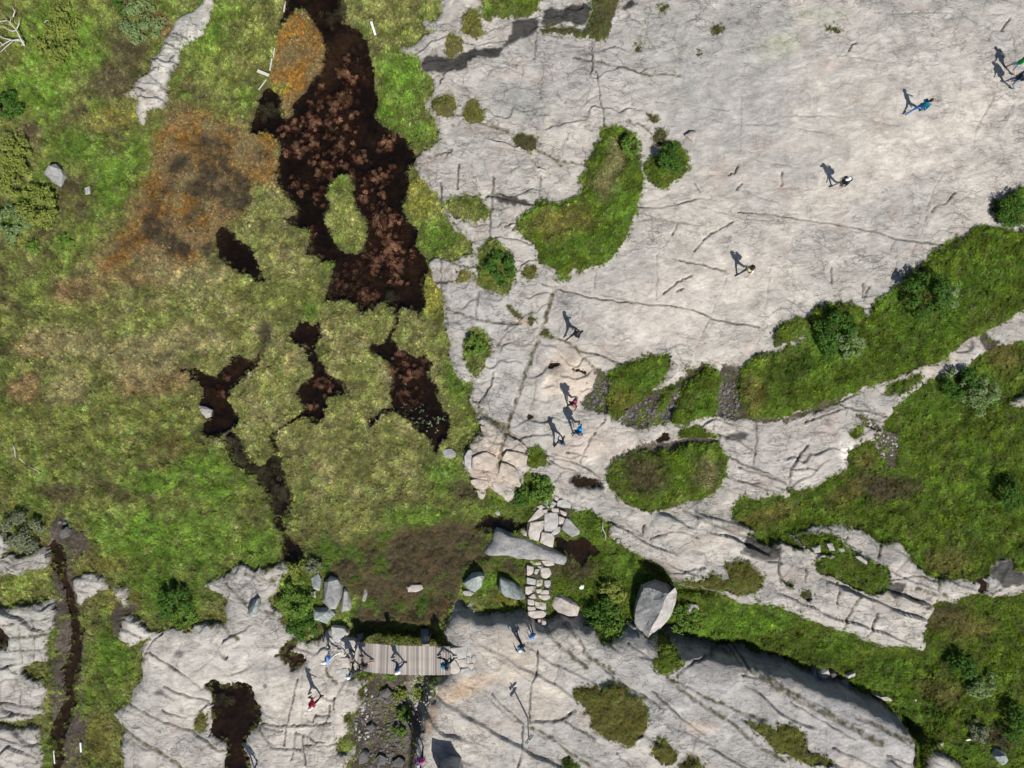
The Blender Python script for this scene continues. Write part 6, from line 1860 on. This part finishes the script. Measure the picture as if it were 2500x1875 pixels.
bush('K', 1250, 760, .8, .6, 'leaf_mid', 'light bush right of the giant boulder at its foot', 43)
bush('K', 780, 560, .7, .8, 'leaf_yellow', 'yellow green bush left of the giant boulder', 44)
bush('J', 790, 1060, .55, .5, 'leaf_dark', 'dark leafy bush below the bridge between its left end and middle', 46)
bush('J', 1090, 1250, .35, .3, 'leaf_yellow', 'olive cushion on the right side of the gully', 47)
bush('J', 960, 1260, .4, .3, 'leaf_yellow', 'olive cushion in the gully below the footbridge', 45)

# ---------------------------------------------------------------- pebbles in the mud
def pebbles(name, label, zones, per, seed, mat, smin=.02, smax=.09):
    rr = np.random.RandomState(seed)
    ico = np.array([(0, 0, 1), (.894, 0, .447), (.276, .851, .447), (-.724, .526, .447), (-.724, -.526, .447), (.276, -.851, .447), (.724, .526, -.447), (-.276, .851, -.447), (-.894, 0, -.447), (-.276, -.851, -.447), (.724, -.526, -.447)])
    fc = np.array([(0, 1, 2), (0, 2, 3), (0, 3, 4), (0, 4, 5), (0, 5, 1), (1, 6, 2), (2, 7, 3), (3, 8, 4), (4, 9, 5), (5, 10, 1), (6, 7, 2), (7, 8, 3), (8, 9, 4), (9, 10, 5), (10, 6, 1)])
    CO, FA = [], []
    b = 0
    for tile, cx, cy, rx, ry in zones:
        x0, y0 = at(tile, cx, cy)
        k = TILES[tile][2] / PXM
        n = int(rx * ry * k * k * 3.14 * per)
        a = rr.uniform(0, 6.283, n)
        q = np.sqrt(rr.rand(n))
        x, y = x0 + rx * k * q * np.cos(a), y0 + ry * k * q * np.sin(a)
        j = np.clip(((x - X0) / DX).astype(int), 0, NX - 1)
        i = np.clip(((y - Y0) / DX).astype(int), 0, NY - 1)
        for t in np.flatnonzero(MUD[i, j] | (rr.rand(n) < .04)):
            s = smin + (smax - smin) * rr.rand() ** 3
            R = Matrix.Rotation(rr.uniform(0, 6.28), 3, 'Z')
            v = ico * s * np.array([1, rr.uniform(.55, 1), rr.uniform(.35, .7)]) * rr.uniform(.8, 1.2, (11, 1))
            v = v @ np.array(R).T + np.array([x[t], y[t], float(ground(x[t], y[t])) + s * .15])
            CO.append(v)
            FA.append(fc + b)
            b += 11
    o = mesh_np(name, np.concatenate(CO), np.concatenate(FA), mat, None, False)
    tag(o, label, kind='stuff')


pebbles('gravel', 'loose dark stones and gravel in the muddy gully and trodden soil', [('J', 830, 1480, 200, 260), ('G', 650, 950, 100, 120), ('G', 1000, 1080, 200, 110), ('G', 1500, 950, 70, 160), ('I', 400, 130, 50, 60)], 60, 5, 'rock_dark', .02, .14)
pebbles('pale_gravel', 'pale loose stones on the bare rocky spot and gully side', [('H', 940, 1250, 90, 90), ('J', 1110, 1250, 90, 160), ('J', 720, 1350, 60, 200), ('H', 840, 1130, 80, 60)], 40, 6, 'rock_pale', .02, .13)
# ---------------------------------------------------------------- people
CLOTH = {}


def cloth(rgb, kind='cloth'):
    key = (kind,) + tuple(round(c, 3) for c in rgb)
    if key not in CLOTH:
        nm = '%s_%d' % (kind, len(CLOTH))
        plain(nm, rgb, .8 if kind == 'cloth' else .55, .10, 20, .2)
        CLOTH[key] = nm
    return CLOTH[key]


SPH = []
for i in range(1, 6):
    th = math.pi * i / 6
    for j in range(10):
        ph = 2 * math.pi * j / 10
        SPH.append((math.sin(th) * math.cos(ph), math.sin(th) * math.sin(ph), math.cos(th)))
SPH = np.array([(0, 0, 1)] + SPH + [(0, 0, -1)])
SPHF = [(0, 1 + j, 1 + (j + 1) % 10) for j in range(10)]
for i in range(4):
    for j in range(10):
        a, b = 1 + i * 10 + j, 1 + i * 10 + (j + 1) % 10
        SPHF.append((a, a + 10, b + 10, b))
SPHF += [(51, 41 + (j + 1) % 10, 41 + j) for j in range(10)]


def capsule(V, F, a, b, ra, rb, flat=(1, 1, 1)):
    a, b = np.array(a, float), np.array(b, float)
    d = b - a
    L_ = np.linalg.norm(d)
    ax = d / L_ if L_ > 1e-6 else np.array([0, 0, 1.])
    u = np.cross(ax, [0.31, .95, .05])
    u /= np.linalg.norm(u)
    v = np.cross(ax, u)
    b0 = len(V)
    for s in SPH:
        c, r = (b, rb) if s[2] > 0 else (a, ra)
        q = (u * s[0] + v * s[1] + ax * s[2]) * r * np.array(flat)
        V.append(tuple(c + q))
    F.extend(tuple(b0 + k for k in f) for f in SPHF)


def limb(base, ang_f, ang_s, length):
    """point below base, swung forward by ang_f and sideways by ang_s (degrees)"""
    f, s = math.radians(ang_f), math.radians(ang_s)
    return (base[0] + length * math.sin(s), base[1] + length * math.sin(f) * math.cos(s), base[2] - length * math.cos(f) * math.cos(s))


DEPS = None


def person(tile, x, y, face, label, shirt, legs, hair=(.03, .02, .015), skin=(.48, .30, .22), shoes=(.06, .055, .05), sleeve=1.0, shorts=False, h=1.72, stride=18, swing=14, hat=None, pack=None, packlabel=None, lean=4, seed=0, zbase=None, arms=None):
    X, Y = at(tile, x, y)
    z = float(ground(X, Y)) if zbase is None else zbase
    if zbase is not None:
        X, Y = at(tile, x, y, zbase)
    root = empty('person', (X, Y, z), math.radians(face))
    tag(root, label, 'person', 'walkers on the trail')
    k = h / 1.72 * 1.04
    rr = random.Random(seed)
    hip = .90 - .0016 * stride
    J = {}
    J['pel'] = (0, 0, hip + .04)
    ly = math.tan(math.radians(lean))
    J['chest'] = (0, ly * .40, hip + .40)
    J['neck'] = (0, ly * .58, hip + .56)
    J['head'] = (0, ly * .72 + .02, hip + .70)
    seg = []                                        # (a, b, ra, rb, material slot)
    V, F = [], []
    SK, SH, LG, FT = 0, 1, 2, 3
    def part(a, b, ra, rb, mat, flat=(1, 1, 1)):
        capsule(V, F, a, b, ra, rb, flat)
        seg.append((np.array(a), np.array(b), (ra + rb) / 2, mat))
    part((-.075, 0, hip + .02), (.075, 0, hip + .02), .115, .115, LG)
    part((0, .0, hip + .10), J['chest'], .135, .155, SH, (1.15, .82, 1))
    part((-.14, ly * .48, hip + .47), (.14, ly * .48, hip + .47), .085, .085, SH)
    part((0, ly * .5, hip + .48), J['head'], .058, .052, SK)
    part((0, J['head'][1] - .008, J['head'][2] - .01), (0, J['head'][1] + .004, J['head'][2] + .045), .082, .090, SK, (.88, 1.05, 1.05))
    ends = []
    for s in (-1, 1):
        fw = stride if s > 0 else -stride * .85
        kb = 8 if fw > 0 else 26
        hp = (s * .09, 0, hip)
        kn = limb(hp, fw, s * 1.5, .42)
        an = limb(kn, fw - kb, 0, .40)
        lift = 0
        part(hp, kn, .088, .062, LG)
        part(kn, an, .058, .042, SK if shorts else LG)
        ends.append(an)
        part((an[0], an[1] - .05, an[2] - .045), (an[0] + s * .02, an[1] + .14, an[2] - .05), .046, .038, FT)
        # arms
        sh = (s * .185, ly * .48, hip + .475)
        if arms and arms[0 if s < 0 else 1]:
            a1, a2, a3 = arms[0 if s < 0 else 1]
        else:
            a1, a2, a3 = (-swing if s > 0 else swing), s * 9, 22
        el = limb(sh, a1, a2, .28)
        wr = limb(el, a1 + a3, a2 * .3, .25)
        part(sh, el, .052, .042, SH if sleeve > .05 else SK)
        part(el, wr, .040, .030, SH if sleeve > .6 else SK)
        d = np.array(wr) - np.array(el)
        d /= np.linalg.norm(d)
        pm_ = np.array(wr) + d * .075
        part(wr, tuple(pm_), .030, .034, SK, (.6, 1, 1))
        ends.append((wr, d, s))
    # lower so the lowest foot stands on the ground
    low = min(e[2] - .09 for e in ends[::2])
    me = bpy.data.meshes.new('raw')
    me.from_pydata([(v[0], v[1], v[2] - low) for v in V], [], F)
    tmp = bpy.data.objects.new('raw', me)
    KEEP.objects.link(tmp)
    md = tmp.modifiers.new('r', 'REMESH')
    md.mode = 'VOXEL'
    md.voxel_size = .024
    md.use_smooth_shade = True
    sm = tmp.modifiers.new('s', 'SMOOTH')
    sm.factor = .5
    sm.iterations = 2
    dg = bpy.context.evaluated_depsgraph_get()
    body_me = bpy.data.meshes.new_from_object(tmp.evaluated_get(dg))
    bpy.data.objects.remove(tmp)
    bpy.data.meshes.remove(me)
    # fingers, nose, ears, eyes, mouth: fine pieces sunk into the body surface
    import bmesh
    bm = bmesh.new()
    bm.from_mesh(body_me)
    bm.faces.ensure_lookup_table()
    nbody = len(bm.faces)
    FV, FF, FM = [], [], []

    def fine(a, b, ra, rb, mat, flat=(1, 1, 1)):
        n0 = len(FF)
        capsule(FV, FF, (a[0], a[1], a[2] - low), (b[0], b[1], b[2] - low), ra, rb, flat)
        FM.extend([mat] * (len(FF) - n0))
    for wr, d, s in ends[1::2]:
        side = np.cross(d, [1, 0, 0])
        side /= np.linalg.norm(side) + 1e-6
        p0 = np.array(wr) + d * .085
        inn = np.array([-s, 0, 0])
        for q, ln in enumerate((.062, .072, .067, .052)):
            b0 = p0 + side * (.027 - .018 * q)
            k1 = b0 + d * ln * .55 + inn * .006
            k2 = k1 + d * ln * .42 + inn * .022
            fine(b0, k1, .0095, .009, SK)
            fine(k1, k2, .009, .0075, SK)
        t0 = np.array(wr) + d * .03 + side * .028
        t1 = t0 + d * .032 + side * .022 + inn * .012
        fine(t0, t1, .011, .010, SK)
        fine(t1, t1 + d * .028 + inn * .010, .010, .008, SK)
    hx, hy, hz = 0, J['head'][1], J['head'][2] + .015
    fine((0, hy + .092, hz - .004), (0, hy + .108, hz - .022), .010, .014, SK)
    for s in (-1, 1):
        fine((s * .079, hy - .005, hz + .008), (s * .082, hy - .012, hz - .022), .014, .011, SK, (.6, 1, 1))
        fine((s * .030, hy + .084, hz + .012), (s * .033, hy + .084, hz + .012), .010, .010, 4)
    fine((-.020, hy + .086, hz - .046), (.020, hy + .086, hz - .046), .006, .006, 5)
    vs = [bm.verts.new(v) for v in FV]
    for f, m_ in zip(FF, FM):
        nf = bm.faces.new([vs[q] for q in f])
        nf.material_index = m_
        nf.smooth = True
    # garments by nearest limb
    A = np.array([s[0] for s in seg]) - np.array([0, 0, low])
    B = np.array([s[1] for s in seg]) - np.array([0, 0, low])
    R = np.array([s[2] for s in seg])
    M = [s[3] for s in seg]
    bm.faces.ensure_lookup_table()
    cen = np.array([f.calc_center_median() for f in bm.faces[:nbody]])
    AB = B - A
    t = np.clip(((cen[:, None] - A) * AB).sum(2) / ((AB * AB).sum(1) + 1e-9), 0, 1)
    dist = np.linalg.norm(cen[:, None] - A - t[..., None] * AB, axis=2) - R
    best = dist.argmin(1)
    for f, q in zip(bm.faces, best):
        f.material_index = M[q]
        f.smooth = True
    body_me.materials.clear()
    for nm in (cloth(skin, 'skin'), cloth(shirt), cloth(legs), cloth(shoes), cloth((.03, .03, .03)), cloth((.35, .13, .11))):
        body_me.materials.append(MATS[nm])
    bm.to_mesh(body_me)
    bm.free()
    body = link(bpy.data.objects.new('body', body_me), root)
    body.scale = (k, k, k)

    def child(name, V, F, mat):
        o = mesh_py(name, [(v[0], v[1], v[2] - low) for v in V], F, mat, body, True)
        return o
    V, F = [], []
    hz2 = J['head'][2] + .045
    capsule(V, F, (0, hy - .03, hz2 - .03), (0, hy - .006, hz2 + .012), .086, .096, (.95, 1.05, 1.0))
    if rr.random() < .4:
        capsule(V, F, (0, hy - .07, hz2 - .03), (0, hy - .10, hz2 - .14), .05, .03)
    child('hair', V, F, cloth(hair))
    if hat:
        V, F = [], []
        capsule(V, F, (0, hy - .004, hz2 + .012), (0, hy - .002, hz2 + .03), .098, .096, (.96, 1.06, .95))
        n0 = len(V)
        for a in range(14):
            t_ = 6.2832 * a / 14
            ext = .10 if math.sin(t_) > .3 else .012
            V.append((.094 * math.cos(t_), hy + (.102 + ext) * math.sin(t_), hz2 + .028 - ext * .25))
            V.append((.094 * math.cos(t_), hy + (.102 + ext) * math.sin(t_), hz2 + .018 - ext * .25))
        F.append(tuple(n0 + 2 * a for a in range(14)))
        F.append(tuple(n0 + 2 * a + 1 for a in range(14))[::-1])
        for a in range(14):
            b = (a + 1) % 14
            F.append((n0 + 2 * a, n0 + 2 * a + 1, n0 + 2 * b + 1, n0 + 2 * b))
        child('cap', V, F, cloth(hat))
    if pack:
        V, F = [], []
        c0 = (0, ly * .2 - .20, hip + .14)
        c1 = (0, ly * .45 - .20, hip + .44)
        capsule(V, F, c0, c1, .135, .125, (1.05, .72, 1))
        capsule(V, F, (-.04, c0[1] - .09, c0[2] + .02), (.04, c0[1] - .09, c0[2] + .02), .07, .07, (1, .7, 1))
        for s in (-1, 1):
            tube(V, F, [(s * .10, c1[1] + .05, c1[2] + .06), (s * .11, ly * .48 + .03, hip + .575), (s * .115, ly * .4 + .135, hip + .42), (s * .11, ly * .2 + .12, hip + .24), (s * .11, c0[1] + .06, c0[2])], [.02] * 5, 5)
        Vw = [(v[0] * k, v[1] * k, (v[2] - low) * k) for v in V]
        o = mesh_py('backpack', Vw, F, cloth(pack), None, True)
        o.location = (X, Y, z)
        o.rotation_euler = (0, 0, math.radians(face))
        tag(o, packlabel, 'backpack', 'backpacks')
    return root


BK, NV = (.018, .018, .022), (.02, .035, .09)
W = (.82, .82, .80)
person('x', 2456, 175, 60, 'person in a bright green shirt and pale blue shorts at the right edge', (.01, .26, .06), (.30, .40, .56), sleeve=.3, shorts=True, seed=1)
person('x', 2452, 211, 70, 'person in dark navy top at the right edge below the green shirt', (.02, .03, .06), (.16, .22, .32), seed=2, pack=(.02, .03, .07), packlabel='dark blue backpack on the person at the right edge')
person('x', 2226, 277, -60, 'person in a teal jacket and blue trousers on the open plateau', (.01, .16, .26), (.02, .14, .42), hair=(.05, .02, .015), stride=30, seed=3)
person('x', 2037, 459, 110, 'person with white cap and black pack in the middle of the plateau', (.04, .04, .05), (.30, .27, .25), hat=W, seed=4, sleeve=.2, pack=BK, packlabel='black backpack of the person with the white cap')
person('x', 1811, 667, 130, 'person in a pale yellow shirt walking over the plateau', (.78, .70, .42), (.05, .07, .09), sleeve=.25, seed=5, pack=BK, packlabel='black backpack over the pale yellow shirt', stride=26)
person('x', 1402, 820, -50, 'person all in black striding near the long crack', (.02, .02, .025), (.03, .03, .045), hair=(.05, .04, .03), stride=30, seed=6)
person('x', 1395, 985, 150, 'person in black with a plum backpack by the gravelly mud', (.03, .03, .035), (.035, .035, .045), hair=(.25, .12, .06), seed=7, pack=(.28, .04, .14), packlabel='plum coloured backpack by the gravelly mud')
person('x', 1407, 1051, 160, 'person in black trousers carrying a bright blue backpack', (.02, .05, .12), (.02, .02, .025), hair=(.14, .08, .04), sleeve=.25, seed=8, pack=(.0, .30, .75), packlabel='bright blue backpack, middle one of the three walkers')
person('x', 1366, 1076, -30, 'person in a dark blue jacket, lowest of the three walkers', (.03, .09, .20), (.02, .02, .025), hair=(.012, .012, .012), seed=9)
ZD = DECK0 + .002
person('b', 275, 545, 100, 'person in light blue shirt on the paving left of the footbridge', (.20, .36, .74), (.78, .78, .76), sleeve=.2, seed=10, hat=W, zbase=zl + .04)
person('b', 555, 725, 80, 'person in dark green grey with white cap at the bridge left end', (.05, .08, .10), (.03, .04, .05), hat=W, seed=11, zbase=DECK0 + .01)
person('b', 675, 640, 90, 'person with grey top and red shorts on the footbridge', (.10, .09, .10), (.70, .07, .06), sleeve=.2, shorts=True, seed=12, zbase=deck_z(.12) + .005, pack=(.10, .09, .10), packlabel='dark grey backpack on the person in red shorts')
person('b', 1092, 668, -85, 'person in a dark blue jacket and white cap mid bridge', (.03, .10, .22), (.04, .08, .16), hat=W, seed=13, zbase=deck_z(.47) + .003)
person('b', 1680, 622, -80, 'person with teal backpack stepping off the bridge right end', (.03, .06, .13), (.02, .03, .05), hair=(.03, .025, .02), seed=14, zbase=deck_z(.97) + .003, pack=(.02, .20, .27), packlabel='teal backpack at the right end of the footbridge', stride=28)
person('x', 1270, 1559, 35, 'person in dark navy with white cap on the slab below the causeway', (.03, .05, .10), (.025, .03, .05), hat=(.60, .66, .80), stride=34, seed=15)
person('x', 1298, 1534, 25, 'child in blue just below the causeway', (.04, .13, .40), (.04, .06, .16), h=1.25, seed=16, hat=(.06, .32, .62), stride=28)
person('x', 778, 1692, -70, 'person in a red jacket on the pale slab left of the bridge', (.62, .03, .06), (.035, .02, .03), seed=17, hat=(.66, .62, .64))
person('x', 1033, 1828, 20, 'person in a magenta top at the bottom edge', (.42, .04, .28), (.03, .03, .06), seed=18, sleeve=.2, hat=(.36, .38, .42))
person('x', 1028, 1857, 20, 'person in blue behind the magenta top at the bottom edge', (.02, .06, .28), (.03, .04, .10), seed=19)
person('x', 629, 1868, 15, 'person in dark blue leaving the bottom edge near the black rock pool', (.03, .06, .16), (.03, .05, .14), seed=20)
